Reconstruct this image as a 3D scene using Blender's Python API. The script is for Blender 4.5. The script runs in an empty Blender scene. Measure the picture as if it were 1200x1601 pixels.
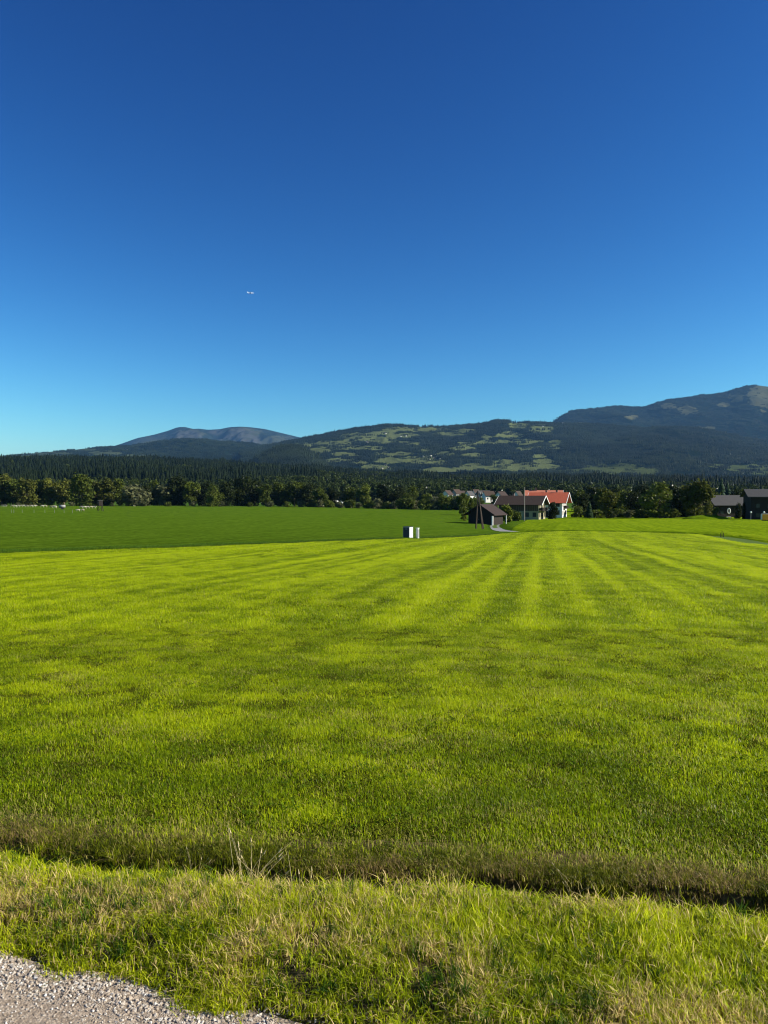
import bpy, bmesh, math, random
import numpy as np
from mathutils import Vector, Matrix
R = math.radians
rng = np.random.default_rng(7)
random.seed(7)
SC = bpy.context.scene
COL = SC.collection

# ------------------------------------------------------------------ camera, sky, sun, exposure
EYE = 1.65
HOR = 772.0                                   # row of the true horizon in the photograph
PITCH = math.atan((800.5 - HOR) / 1200.0)
cam_d = bpy.data.cameras.new('camera'); cam = bpy.data.objects.new('camera', cam_d); COL.objects.link(cam)
cam_d.sensor_fit = 'HORIZONTAL'; cam_d.sensor_width = 36; cam_d.lens = 36
cam_d.clip_start = 0.1; cam_d.clip_end = 80000
cam.location = (0, 0, EYE); cam.rotation_euler = (R(90) - PITCH, 0, 0)
SC.camera = cam

SUN_AZ, SUN_EL = 96.0, 27.0                   # degrees clockwise from the view direction / above the horizon
w = bpy.data.worlds.new('World'); SC.world = w; w.use_nodes = True
nt = w.node_tree; bg = nt.nodes['Background']
sky = nt.nodes.new('ShaderNodeTexSky'); sky.sky_type = 'NISHITA'; sky.sun_disc = False
sky.sun_elevation = R(SUN_EL); sky.sun_rotation = R(SUN_AZ)
sky.altitude = 500; sky.air_density = 1.0; sky.dust_density = 0.4; sky.ozone_density = 2.2
sep = nt.nodes.new('ShaderNodeSeparateColor'); cmb = nt.nodes.new('ShaderNodeCombineColor')
nt.links.new(sky.outputs[0], sep.inputs[0])
for ch, (g_, k_) in enumerate(((2.35, .0078), (1.90, .0222), (1.50, .0466))):   # saturated phone rendition of the clear sky
    pw = nt.nodes.new('ShaderNodeMath'); pw.operation = 'POWER'; pw.inputs[1].default_value = g_
    ml = nt.nodes.new('ShaderNodeMath'); ml.operation = 'MULTIPLY'; ml.inputs[1].default_value = k_ / .066 * .66
    nt.links.new(sep.outputs[ch], pw.inputs[0]); nt.links.new(pw.outputs[0], ml.inputs[0]); nt.links.new(ml.outputs[0], cmb.inputs[ch])
nt.links.new(cmb.outputs[0], bg.inputs[0]); bg.inputs[1].default_value = 0.066

sun_d = bpy.data.lights.new('sun', 'SUN'); sun = bpy.data.objects.new('sun', sun_d); COL.objects.link(sun)
sun_d.energy = 5.0; sun_d.angle = R(0.53); sun_d.color = (1.0, 0.93, 0.80)
sv = Vector((math.sin(R(SUN_AZ)) * math.cos(R(SUN_EL)), math.cos(R(SUN_AZ)) * math.cos(R(SUN_EL)), math.sin(R(SUN_EL))))
sun.rotation_euler = sv.to_track_quat('Z', 'Y').to_euler(); sun.location = (60, -20, 60)
vs = SC.view_settings; vs.view_transform = 'Standard'; vs.look = 'None'; vs.exposure = 1.0; vs.gamma = 1
vs.use_curve_mapping = False
SC.cycles.volume_bounces = 0; SC.cycles.use_denoising = True; SC.cycles.denoising_input_passes = 'RGB_ALBEDO_NORMAL'; SC.cycles.denoising_prefilter = 'ACCURATE'; SC.cycles.filter_width = 1.15
SC.cycles.max_bounces = 6; SC.cycles.transparent_max_bounces = 8

# ------------------------------------------------------------------ helpers
def P(px, py, Y):
    """place of a thing that the photograph shows at (px, py), standing Y metres away"""
    dx = (px - 600) / 1200.0; dy = (800.5 - py) / 1200.0
    c, s = math.cos(PITCH), math.sin(PITCH)
    fy = c + dy * s; fz = -s + dy * c
    k = Y / fy
    return Vector((dx * k, Y, EYE + fz * k))
def proj(x, y, z):
    c, s = math.cos(PITCH), math.sin(PITCH)
    d = y * c - (z - EYE) * s; u = y * s + (z - EYE) * c
    return 600 + 1200 * x / d, 800.5 - 1200 * u / d

def hash2(ix, iy, seed):
    h = (ix.astype(np.int64) * 374761393 + iy.astype(np.int64) * 668265263 + seed * 1442695041) & 0xFFFFFFFF
    h = ((h ^ (h >> 13)) * 1274126177) & 0xFFFFFFFF
    h = ((h ^ (h >> 16)) * 2246822519) & 0xFFFFFFFF
    return ((h ^ (h >> 15)) & 0xFFFFFF) / float(0xFFFFFF)
def vnoise(x, y, seed=0):
    x = np.asarray(x, float); y = np.asarray(y, float)
    ix = np.floor(x); iy = np.floor(y); fx = x - ix; fy = y - iy
    fx = fx * fx * (3 - 2 * fx); fy = fy * fy * (3 - 2 * fy)
    a = hash2(ix, iy, seed); b = hash2(ix + 1, iy, seed); c = hash2(ix, iy + 1, seed); d = hash2(ix + 1, iy + 1, seed)
    return (a * (1 - fx) + b * fx) * (1 - fy) + (c * (1 - fx) + d * fx) * fy
def fbm(x, y, oct=4, seed=0):
    s = 0; a = 1; t = 0
    for k in range(oct):
        s = s + a * vnoise(x * 2 ** k, y * 2 ** k, seed + k * 17); t += a; a *= 0.5
    return s / t

def mesh_np(name, V, F, mats=(), attrs=None, smooth=False):
    """F: int array (n,3) or (n,4), or a list of such"""
    Fs = F if isinstance(F, list) else [F]
    me = bpy.data.meshes.new(name)
    V = np.asarray(V, np.float32)
    me.vertices.add(len(V)); me.vertices.foreach_set('co', V.ravel())
    loops = np.concatenate([np.asarray(f, np.int32).ravel() for f in Fs])
    sizes = np.concatenate([np.full(len(f), np.asarray(f).shape[1], np.int32) for f in Fs])
    starts = np.concatenate([[0], np.cumsum(sizes)[:-1]]).astype(np.int32)
    me.loops.add(len(loops)); me.loops.foreach_set('vertex_index', loops)
    me.polygons.add(len(sizes)); me.polygons.foreach_set('loop_start', starts)
    try: me.polygons.foreach_set('loop_total', sizes)
    except Exception: pass
    for k, v in (attrs or {}).items():
        a = me.attributes.new(k, 'FLOAT', 'POINT'); a.data.foreach_set('value', np.asarray(v, np.float32))
    for m in mats: me.materials.append(m)
    me.update(calc_edges=True); me.validate()
    if smooth: me.polygons.foreach_set('use_smooth', np.ones(len(me.polygons), bool))
    return me
def grid_faces(nr, nc):
    i = np.arange(nr * nc).reshape(nr, nc)
    return np.stack([i[:-1, :-1], i[:-1, 1:], i[1:, 1:], i[1:, :-1]], -1).reshape(-1, 4)
def add(name, me, parent=None, loc=None, rz=0, **props):
    o = bpy.data.objects.new(name, me); COL.objects.link(o)
    if loc is not None: o.location = loc
    if rz: o.rotation_euler[2] = rz
    if parent is not None: o.parent = parent
    for k, v in props.items(): o[k] = v
    return o
def tag(o, label, cat, group=None):
    o['label'] = label; o['category'] = cat
    if group: o['group'] = group
    return o
def copy_tree(o, parent=None):
    c = o.copy(); COL.objects.link(c)
    if parent is not None:
        c.parent = parent; c.matrix_parent_inverse = o.matrix_parent_inverse.copy()
    for ch in list(KIDS.get(o.name, [])):
        k = copy_tree(ch, c); KIDS.setdefault(c.name, []).append(k)
    return c
KIDS = {}
def part(name, me, parent, **kw):
    o = add(name, me, parent, **kw); KIDS.setdefault(parent.name, []).append(o); return o

class MB:
    """collects simple solids into one mesh"""
    def __init__(s): s.bm = bmesh.new()
    def box(s, c, d, rz=0, rot=None, taper=1.0):
        v = []
        M = rot if rot is not None else Matrix.Rotation(rz, 3, 'Z')
        for z in (-.5, .5):
            k = taper if z > 0 else 1.0
            for x, y in ((-.5, -.5), (.5, -.5), (.5, .5), (-.5, .5)):
                v.append(s.bm.verts.new(Vector(c) + M @ Vector((x * d[0] * k, y * d[1] * k, z * d[2]))))
        for f in ((3, 2, 1, 0), (4, 5, 6, 7), (0, 1, 5, 4), (1, 2, 6, 5), (2, 3, 7, 6), (3, 0, 4, 7)):
            s.bm.faces.new([v[i] for i in f])
        return s
    def tube(s, a, b, r0, r1=None, n=8):
        a = Vector(a); b = Vector(b); r1 = r0 if r1 is None else r1
        q = (b - a).to_track_quat('Z', 'Y').to_matrix()
        A = [s.bm.verts.new(a + q @ Vector((r0 * math.cos(t), r0 * math.sin(t), 0))) for t in [2 * math.pi * i / n for i in range(n)]]
        B = [s.bm.verts.new(b + q @ Vector((r1 * math.cos(t), r1 * math.sin(t), 0))) for t in [2 * math.pi * i / n for i in range(n)]]
        for i in range(n): s.bm.faces.new((A[i], A[(i + 1) % n], B[(i + 1) % n], B[i]))
        s.bm.faces.new(A[::-1]); s.bm.faces.new(B)
        return s
    def poly(s, pts, faces):
        v = [s.bm.verts.new(Vector(p)) for p in pts]
        for f in faces: s.bm.faces.new([v[i] for i in f])
        return s
    def mesh(s, name, m, smooth=False, bevel=0):
        if bevel: bmesh.ops.bevel(s.bm, geom=s.bm.edges[:], offset=bevel, segments=2, affect='EDGES')
        bmesh.ops.recalc_face_normals(s.bm, faces=s.bm.faces)
        me = bpy.data.meshes.new(name); s.bm.to_mesh(me); s.bm.free(); me.materials.append(m)
        if smooth:
            for p in me.polygons: p.use_smooth = True
        return me

# ------------------------------------------------------------------ materials
class NM:
    def __init__(s, name):
        s.m = bpy.data.materials.new(name); s.m.use_nodes = True; s.t = s.m.node_tree; s.t.nodes.clear()
        s.out = s.t.nodes.new('ShaderNodeOutputMaterial')
    def n(s, kind, props=None, **ins):
        nd = s.t.nodes.new(kind)
        for k, v in (props or {}).items(): setattr(nd, k, v)
        for k, v in ins.items():
            key = int(k[1:]) if k[0] == '_' and k[1:].isdigit() else k.replace('_', ' ')
            s.set(nd.inputs[key], v)
        return nd
    def set(s, sock, v):
        if isinstance(v, bpy.types.NodeSocket): s.t.links.new(v, sock)
        elif isinstance(v, bpy.types.Node): s.t.links.new(v.outputs[0], sock)
        elif isinstance(v, tuple) and len(v) == 3 and sock.type == 'RGBA': sock.default_value = (*v, 1)
        else: sock.default_value = v
    def mix(s, f, a, b, mode='MIX'):
        nd = s.t.nodes.new('ShaderNodeMix'); nd.data_type = 'RGBA'; nd.blend_type = mode
        s.set(nd.inputs[0], f); s.set(nd.inputs[6], a); s.set(nd.inputs[7], b); return nd.outputs[2]
    def math(s, op, a, b=0.0, clamp=False):
        nd = s.t.nodes.new('ShaderNodeMath'); nd.operation = op; nd.use_clamp = clamp
        s.set(nd.inputs[0], a); s.set(nd.inputs[1], b); return nd.outputs[0]
    def noise(s, scale, vec=None, detail=3, rough=.55):
        nd = s.t.nodes.new('ShaderNodeTexNoise'); nd.inputs['Scale'].default_value = scale
        nd.inputs['Detail'].default_value = detail; nd.inputs['Roughness'].default_value = rough
        if vec is not None: s.set(nd.inputs['Vector'], vec)
        return nd.outputs[0]
    def pos(s): return s.t.nodes.new('ShaderNodeNewGeometry').outputs['Position']
    def objc(s): return s.t.nodes.new('ShaderNodeTexCoord').outputs['Object']
    def attr(s, name, kind='GEOMETRY'):
        nd = s.t.nodes.new('ShaderNodeAttribute'); nd.attribute_name = name; nd.attribute_type = kind; return nd.outputs['Fac']
    def scl(s, vec, x, y, z):
        nd = s.t.nodes.new('ShaderNodeMapping'); nd.inputs['Scale'].default_value = (x, y, z); s.set(nd.inputs['Vector'], vec); return nd.outputs[0]
    def ramp(s, f, stops):
        nd = s.t.nodes.new('ShaderNodeValToRGB'); s.set(nd.inputs[0], f); cr = nd.color_ramp
        while len(cr.elements) < len(stops): cr.elements.new(0.5)
        for e, (p, c) in zip(cr.elements, stops):
            e.position = p; e.color = (*c, 1) if len(c) == 3 else c
        return nd.outputs[0]
    def rnd(s): return s.t.nodes.new('ShaderNodeObjectInfo').outputs['Random']
    def bump(s, h, strength=.5, dist=.05):
        nd = s.t.nodes.new('ShaderNodeBump'); nd.inputs['Strength'].default_value = strength; nd.inputs['Distance'].default_value = dist
        s.set(nd.inputs['Height'], h); return nd.outputs[0]
    def surf(s, col, rough=.8, bump=None, metal=0, spec=.3):
        b = s.n('ShaderNodeBsdfPrincipled', Base_Color=col, Roughness=rough, Metallic=metal)
        b.inputs['Specular IOR Level'].default_value = spec
        if bump is not None: s.set(b.inputs['Normal'], bump)
        s.t.links.new(b.outputs[0], s.out.inputs[0]); return s.m
    def leaf(s, col, trans=.4, spec=.12, tcol=None, rough=.45):
        d = s.n('ShaderNodeBsdfDiffuse', Color=col); t = s.n('ShaderNodeBsdfTranslucent', Color=col if tcol is None else tcol)
        m1 = s.n('ShaderNodeMixShader', _0=trans, _1=d.outputs[0], _2=t.outputs[0])
        g = s.n('ShaderNodeBsdfGlossy', Roughness=rough, Color=(1, 1, 1))
        fr = s.n('ShaderNodeFresnel', IOR=1.35)
        m2 = s.n('ShaderNodeMixShader', _0=s.math('MULTIPLY', fr, spec), _1=m1.outputs[0], _2=g.outputs[0])
        s.t.links.new(m2.outputs[0], s.out.inputs[0]); return s.m

def plain(name, col, rough=.8, var=.18, scale=3.0, metal=0, spec=.3):
    M = NM(name)
    n = M.noise(scale, M.objc(), 4)
    c = M.mix(n, tuple(k * (1 - var) for k in col), tuple(min(1, k * (1 + var)) for k in col))
    return M.surf(c, rough, M.bump(n, .2, .01), metal, spec)

# ------------------------------------------------------------------ terrain
LN = np.log
cols_px = [-400, 0, 300, 600, 750, 820, 860, 1000, 1200, 1600]
prof = {
 -400: [(5, -.14), (20, -.75), (40, -1.45), (60, -2.05), (100, -2.95), (200, -4.25), (300, -5.1), (480, -5.6), (3000, -6.5)],
 0:    [(5, -.14), (20, -.75), (40, -1.45), (60, -2.05), (100, -2.95), (200, -4.25), (300, -5.1), (480, -5.6), (3000, -6.5)],
 300:  [(5, -.14), (20, -.75), (40, -1.5), (52, -1.9), (100, -3.1), (200, -4.4), (300, -5.3), (480, -5.9), (3000, -6.5)],
 600:  [(5, -.14), (20, -.75), (40, -1.5), (73, -2.66), (100, -3.45), (150, -4.5), (250, -5.6), (400, -6.35), (3000, -6.8)],
 750:  [(5, -.14), (20, -.75), (40, -1.52), (90, -3.3), (130, -4.85), (165, -6.0), (240, -6.5), (350, -6.7), (3000, -7)],
 820:  [(5, -.14), (20, -.75), (40, -1.52), (100, -3.5), (130, -4.6), (165, -5.6), (215, -6.1), (240, -6.4), (3000, -7)],
 860:  [(5, -.14), (20, -.75), (40, -1.5), (105, -3.6), (130, -4.3), (150, -4.7), (212, -5.45), (245, -6.35), (3000, -7)],
 1000: [(5, -.14), (20, -.75), (40, -1.5), (105, -3.6), (130, -4.25), (150, -4.65), (212, -5.5), (245, -6.3), (3000, -7)],
 1200: [(5, -.14), (20, -.78), (40, -1.65), (70, -2.85), (100, -3.55), (130, -4.2), (212, -5.6), (245, -6.1), (3000, -7)],
 1600: [(5, -.14), (20, -.78), (40, -1.65), (70, -2.85), (100, -3.55), (130, -4.2), (212, -5.6), (245, -6.1), (3000, -7)],
}
GS = np.linspace(-.9, .9, 181); GY = np.linspace(LN(1.0), LN(3000), 400)
tab = []
for px in cols_px:
    p = prof[px]
    ly = [LN(1.0), LN(3.0)] + [LN(a) for a, b in p]; zz = [0.0, -.02] + [b for a, b in p]
    tab.append(np.interp(GY, ly, zz))
tab = np.array(tab); cs = [(p - 600) / 1200. for p in cols_px]
T = np.array([np.interp(GS, cs, tab[:, j]) for j in range(len(GY))]).T      # (s, y)
def blur(A, k, ax):
    ker = np.exp(-np.linspace(-2, 2, 2 * k + 1) ** 2); ker /= ker.sum()
    pad = [(0, 0), (0, 0)]; pad[ax] = (k, k)
    B = np.pad(A, pad, mode='edge')
    return np.apply_along_axis(lambda m: np.convolve(m, ker, 'valid'), ax, B)
T = blur(blur(T, 5, 0), 4, 1)
TRK = [(1700, 34), (1400, 48), (1290, 60), (1200, 71), (1130, 97), (1000, 110), (880, 116), (830, 124), (800, 138), (786, 155), (776, 172), (772, 190), (776, 206)]
TRK = np.array([((px - 600) / 1200. * y, y) for px, y in TRK])
def track_dist(X, Y):
    d = np.full(np.shape(X), 1e9)
    for a, b in zip(TRK[:-1], TRK[1:]):
        ab = b - a; L2 = (ab ** 2).sum()
        t = np.clip(((X - a[0]) * ab[0] + (Y - a[1]) * ab[1]) / L2, 0, 1)
        d = np.minimum(d, np.hypot(X - a[0] - t * ab[0], Y - a[1] - t * ab[1]))
    return d
def crest_y(X): return 3.13 - .155 * X - .055 * np.exp(-((X + .3) / .8) ** 2) + .035 * np.sin(X * 2.3 + 1) + .02 * np.sin(X * 6.1)
def edge_y(X): return 2.255 + .05 * (vnoise(X * 7, X * 0, 88) - .5) - .317 * np.clip(X, -6, 6) - .317 * .0 + .014 * np.sin(X * 5 + .5) + .012 * np.sin(X * 13)
def H(X, Y):
    X = np.asarray(X, float); Y = np.asarray(Y, float)
    Yc = np.maximum(Y, 1.0)
    s = np.clip(X / Yc, -.89, .89); gi = (s + .9) / .01; gj = (LN(np.minimum(Yc, 2990)) - GY[0]) / (GY[1] - GY[0])
    i0 = np.clip(np.floor(gi).astype(int), 0, 179); j0 = np.clip(np.floor(gj).astype(int), 0, 398)
    fi = gi - i0; fj = gj - j0
    z = (T[i0, j0] * (1 - fi) + T[i0 + 1, j0] * fi) * (1 - fj) + (T[i0, j0 + 1] * (1 - fi) + T[i0 + 1, j0 + 1] * fi) * fj
    # verge, ditch
    d = Y - crest_y(X); e = Y - edge_y(X)
    near = np.clip((8 - Y) / 3, 0, 1)
    bank = .07 * np.clip(e / .25, 0, 1) * (1 - np.clip((d + .05) / .12, 0, 1))
    dep = .235 + .035 * np.clip(X, -1.5, 1.5) + .16 * (vnoise(X * 2.1, Y * .2, 3) - .5)
    dit = -dep * np.interp(d, [-.03, .06, .16, .27, .37], [0, .9, 1, .6, 0])
    z = z + np.where(Y < 9, (bank * np.where(e > 0, 1, 0) + dit), 0)
    # farm track in its hollow
    td = track_dist(X, Y)
    far = np.clip((Y - 30) / 20, 0, 1)
    z = z + far * (-.34 * np.exp(-(td / 2.6) ** 4))
    # gentle unevenness
    z = z + .05 * np.clip(Y / 10, .15, 1) * (fbm(X * .35, Y * .35, 3, 5) - .5) * 2 * np.clip((Y - 2) / 2, 0, 1) + np.clip(Y / 60, 0, 1) * .12 * (fbm(X * .05, Y * .05, 2, 9) - .5)
    z = z + .025 * (fbm(X * 2.5, Y * 2.5, 2, 15) - .5) * np.clip((Y - edge_y(X)) / .3, 0, 1) * near
    return z
def bound_y(s):
    """far end of the mown meadow along the ray X = s*Y"""
    s = np.asarray(s, float)
    y1 = 44.4 / np.maximum(.61 - np.minimum(s, .12), .05)
    ty = []
    y2 = np.interp(s, [.1167, .15, .19, .24, .33, .44, .5, .58, .67, .9], [90, 104, 111, 112.5, 106, 94, 68.5, 57.5, 46.0, 32.5])
    return np.where(s < .1167, y1, y2)
def tint_of(X, Y):
    """mowing swaths and tyre lines: 0 dark .. 1 light"""
    u = X - .225 * Y + 1.5 * np.sin(Y * .018)
    per = u / 1.15 + .5 * (vnoise(u * .3, Y * .01, 34) - .5)
    ph = np.abs(per - np.floor(per) - .5) * 2                        # 0 mid swath .. 1 at the swath edge
    line = np.exp(-((1 - ph) / .30) ** 2) * np.clip(2.4 * vnoise(u * .5, Y * .035, 35) - .45, 0, 1)
    sw = .40 * vnoise(u * 1.6, Y * .02, 32) + .45 * vnoise(u * 4.2, Y * .10, 33) + .15 * vnoise(u * .6, Y * .008, 31)
    sw = .44 + (sw - .5) * 1.4 + .42 * line - .12 * np.exp(-((ph - .45) / .15) ** 2)
    for u0, wd in ((-1.2, .16), (.7, .16), (5.2, .14), (7.0, .14), (-9, .15), (-11, .15)):
        sw = sw - .5 * np.exp(-((u - u0 + .4 * np.sin(Y * .05)) / wd / (1 + Y * .012)) ** 2) * np.clip(vnoise(u * 0, Y * .06, int(u0) + 60) * 2 - .4, 0, 1)
    td = track_dist(X, Y); fr = np.clip((Y - 62) / 30, 0, 1) * (X > 8)
    trk = -.75 * np.exp(-(np.maximum(td - .6, 0) / 1.5) ** 2) * fr + .45 * np.exp(-((td - 3.2) / .9) ** 2) * (Y < 104) * (X > 20)
    bd = Y - bound_y(X / np.maximum(Y, .5))
    trk = trk - .5 * np.exp(-(np.maximum(bd, 0) / 10) ** 4) * (bd > -2.0) * (X > 17) * (Y > 30)
    v = Y + .17 * X
    hd = .2 * vnoise(X * .12, v * 1.1, 41) + .4 * vnoise(X * .3, v * 3.2, 42) + .4 * vnoise(X * .8, v * 7, 43)
    k = np.clip((Y - 8) / 9, 0, 1)
    a = (.5 + (hd - .5) * .7) * (1 - k) + sw * k
    fine = fbm(X * .8, Y * .8, 2, 51); ff = fbm(X * 3.4, Y * 2.6, 3, 52)
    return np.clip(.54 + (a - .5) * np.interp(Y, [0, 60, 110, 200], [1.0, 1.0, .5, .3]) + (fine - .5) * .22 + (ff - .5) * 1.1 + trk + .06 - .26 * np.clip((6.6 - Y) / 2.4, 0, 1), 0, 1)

def sheet(name, s_arr, ylo, yhi, nr, mats, power=1.0, dz=0.0, sedge=None, **props):
    t = np.linspace(0, 1, nr) ** power
    S = np.repeat(s_arr[None, :], nr, 0)
    lo = ylo(s_arr); hi = yhi(s_arr)
    Y = np.exp(LN(lo)[None] + (LN(hi) - LN(lo))[None] * t[:, None])
    if sedge is not None: S = sedge(S, Y)
    X = S * Y
    Z = H(X, Y) + dz
    V = np.stack([X, Y, Z], -1).reshape(-1, 3)
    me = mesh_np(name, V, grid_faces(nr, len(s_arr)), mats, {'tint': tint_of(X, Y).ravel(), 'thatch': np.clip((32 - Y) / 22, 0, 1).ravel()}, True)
    return add(name, me, kind='structure', **props)

def grass_soil(name, a, b, c):
    M = NM(name); p = M.pos()
    n1 = M.noise(.5, p, 5); n2 = M.noise(9, p, 4, .7); n3 = M.noise(60, p, 2)
    t = M.attr('tint')
    f = M.math('ADD', M.math('MULTIPLY', t, .55), M.math('ADD', M.math('MULTIPLY', n2, .5), M.math('MULTIPLY', n1, .25)))
    f = M.math('SUBTRACT', f, .15, True)
    col = M.ramp(f, [(.15, a), (.5, b), (.85, c)])
    col = M.mix(M.attr('thatch'), col, M.mix(n2, (.022, .026, .003), (.10, .11, .010)))
    return M.surf(col, 1.0, M.bump(M.math('ADD', n3, M.math('MULTIPLY', n2, 2)), .9, .05), spec=0)
m_meadow = grass_soil('meadow_turf', (.045, .080, .004), (.13, .20, .006), (.24, .32, .010))
m_crop = grass_soil('pasture_turf', (.028, .060, .005), (.060, .112, .007), (.100, .160, .012))
m_floor = grass_soil('valley_turf', (.03, .06, .012), (.05, .10, .016), (.09, .14, .02))
m_soil = NM('verge_soil'); _n = m_soil.noise(25, m_soil.pos(), 5, .7)
m_soil = m_soil.surf(m_soil.ramp(_n, [(.3, (.035, .026, .012)), (.55, (.10, .078, .032)), (.75, (.20, .165, .08))]), 1, m_soil.bump(_n, .9, .02), spec=0)

sA = np.concatenate([np.linspace(-2.6, -.62, 40)[:-1], np.linspace(-.62, .62, 260), np.linspace(.62, .9, 14)[1:]])
def lip_y(s):                                   # far lip of the ditch on the ray: iterate Y = crest(sY)+.30
    y = np.full(np.shape(s), 3.5)
    for _ in range(30): y = .5 * y + .5 * np.clip(crest_y(s * y) + .66, .6, 30)
    return y
def edge_ray(s):
    y = np.full(np.shape(s), 2.4)
    for _ in range(40): y = .5 * y + .5 * np.clip(edge_y(s * y), .3, 30)
    return y
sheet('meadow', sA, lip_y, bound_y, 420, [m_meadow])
# verge: cartesian between road edge and ditch
xs = np.linspace(-9, 7, 500); tt = np.linspace(0, 1, 70)
lo = edge_y(xs) - .12; hi = crest_y(xs) + .70
Yv = lo[None] + (hi - lo)[None] * tt[:, None]; Xv = np.repeat(xs[None], 70, 0)
add('grass_verge', mesh_np('grass_verge', np.stack([Xv, Yv, H(Xv, Yv) - .006 * (tt[:, None] < .12)], -1).reshape(-1, 3), grid_faces(70, 500), [m_soil], smooth=True), kind='structure')
# darker pasture left of the track, far meadow right of it
def sright(Y): return np.interp(Y, [90, 112, 130, 165, 215, 260, 480], [.155, .165, .163, .168, .185, .19, .19])
def warp_left(S, Y):
    f = (S - S[:, :1]) / (S[:, -1:] - S[:, :1]); return S[:, :1] + f * (sright(Y) - S[:, :1])
sB = np.concatenate([np.linspace(-2.6, -.62, 25)[:-1], np.linspace(-.62, .1667, 200)])
def far_l(s): return np.interp(s, [-2.6, -.6, -.1, 0, .17], [520, 500, 480, 430, 420])
sheet('pasture', sB, lambda s: bound_y(s) - .02, far_l, 220, [m_crop], dz=-.012, sedge=warp_left)
def warp_right(S, Y):
    f = (S - S[:, :1]) / (S[:, -1:] - S[:, :1]); return sright(Y) + f * (S[:, -1:] - sright(Y))
sC = np.concatenate([np.linspace(.165, .62, 160), np.linspace(.62, .9, 10)[1:]])
sheet('far_meadow', sC, lambda s: bound_y(s) - .02, lambda s: 0 * s + 420, 200, [m_meadow], dz=-.012, sedge=warp_right)
# the wide valley floor under everything, all round
th = np.linspace(0, 2 * math.pi, 181); rr = np.concatenate([[0.0], np.geomspace(6, 30000, 70)])
RX = rr[:, None] * np.sin(th)[None]; RY = rr[:, None] * np.cos(th)[None]
ZZ = np.where(RY > 1, H(RX, RY), -.06 * np.clip(-RY, 0, 60) / 2) - .55 - np.clip(RY - 450, 0, 500) * 0
ZZ = np.where((RY < 12), np.minimum(ZZ, -.55 - np.maximum(0, np.abs(RX) - 5) * .02), ZZ)
add('valley_floor', mesh_np('valley_floor', np.stack([RX, RY, ZZ], -1).reshape(-1, 3), grid_faces(71, 181), [m_floor],
    {'tint': fbm(RX * .01, RY * .01, 3, 61).ravel()}, True), kind='structure')
# gravel road the camera stands on
M = NM('road_gravel'); p = M.pos()
v = M.n('ShaderNodeTexVoronoi', Scale=90.0, Vector=p); v2 = M.n('ShaderNodeTexVoronoi', Scale=210.0, Vector=p)
n = M.noise(3.0, p, 5); n2 = M.noise(45, p, 4, .7)
col = M.ramp(n2, [(.30, (.20, .155, .11)), (.5, (.42, .34, .25)), (.68, (.66, .56, .44))]); col = M.mix(M.math('MULTIPLY', n, .5), col, (.30, .22, .15))
col = M.mix(M.math('MULTIPLY', v.outputs['Distance'], .5), col, (.07, .055, .045))
m_gravel = M.surf(col, .95, M.bump(M.math('ADD', M.math('MULTIPLY', v.outputs['Distance'], -1), n2), .5, .005), spec=.15)
xs = np.linspace(-9, 7, 260); lo = edge_y(xs) - 3.6; hi = edge_y(xs) + .02
Yr = lo[None] + (hi - lo)[None] * tt[:, None]; Xr = np.repeat(xs[None], 70, 0)
Zr = np.interp(Yr - edge_y(Xr), [-3.6, -1.8, -.2, 0.02], [.02, .05, .004, -.004]) + .02 * (fbm(Xr * 1.5, Yr * 1.5, 3, 71) - .5)
add('gravel_road', mesh_np('gravel_road', np.stack([Xr, Yr, Zr], -1).reshape(-1, 3), grid_faces(70, 260), [m_gravel], smooth=True), kind='structure')
# farm track
M = NM('track_gravel'); n = M.noise(1.2, M.pos(), 4)
gv = M.attr('tint'); m_track = M.surf(M.mix(gv, M.mix(n, (.045, .085, .008), (.10, .15, .012)), M.mix(n, (.16, .16, .15), (.34, .33, .32))), .95, spec=.1)
pts = []
for a, b in zip(TRK[:-1], TRK[1:]):
    for t in np.linspace(0, 1, 12)[:-1]: pts.append(a + (b - a) * t)
pts.append(TRK[-1]); pts = np.array(pts)
for _ in range(14): pts[1:-1] = .25 * pts[:-2] + .5 * pts[1:-1] + .25 * pts[2:]
tg = np.gradient(pts, axis=0); nrm = np.stack([-tg[:, 1], tg[:, 0]], 1) / np.linalg.norm(tg, axis=1)[:, None]
Q = pts[:, None, :] + nrm[:, None, :] * np.linspace(-1.2, 1.2, 7)[None, :, None]
add('farm_track', mesh_np('farm_track', np.dstack([Q, H(Q[..., 0], Q[..., 1]) + .03]).reshape(-1, 3), grid_faces(len(pts), 7), [m_track], {'tint': (((Q[..., 1] > 134) & (Q[..., 1] < 176) | (np.abs(np.linspace(-1.5, 1.5, 7)) > .5)[None, :] & (np.abs(np.linspace(-1.5, 1.5, 7)) < 1.1)[None, :] & (Q[..., 1] > 108)) * 1.0).ravel()}, smooth=True), kind='structure')

# ------------------------------------------------------------------ hills and mountains
def hill_mat(name, forest, meadow, rock=None):
    M = NM(name); p = M.pos()
    n = M.noise(.008, p, 8, .65); n2 = M.noise(.05, p, 4, .7)
    f = M.mix(n2, tuple(k * .55 for k in forest), tuple(k * 1.5 for k in forest))
    g = M.mix(n, tuple(k * .7 for k in meadow), tuple(k * 1.35 for k in meadow))
    g = M.mix(M.math('MULTIPLY', n2, .35), g, f)
    mk = M.ramp(M.math('ADD', M.attr('meadow'), M.math('MULTIPLY', M.math('SUBTRACT', n2, .5), .3)), [(.42, (0, 0, 0)), (.58, (1, 1, 1))])
    c = M.mix(mk, f, g)
    if rock: c = M.mix(M.attr('rock'), c, M.mix(n2, tuple(k * .7 for k in rock), tuple(k * 1.2 for k in rock)))
    return M.surf(c, 1, M.bump(M.math('ADD', n2, n), .8, 12), spec=0)
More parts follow.
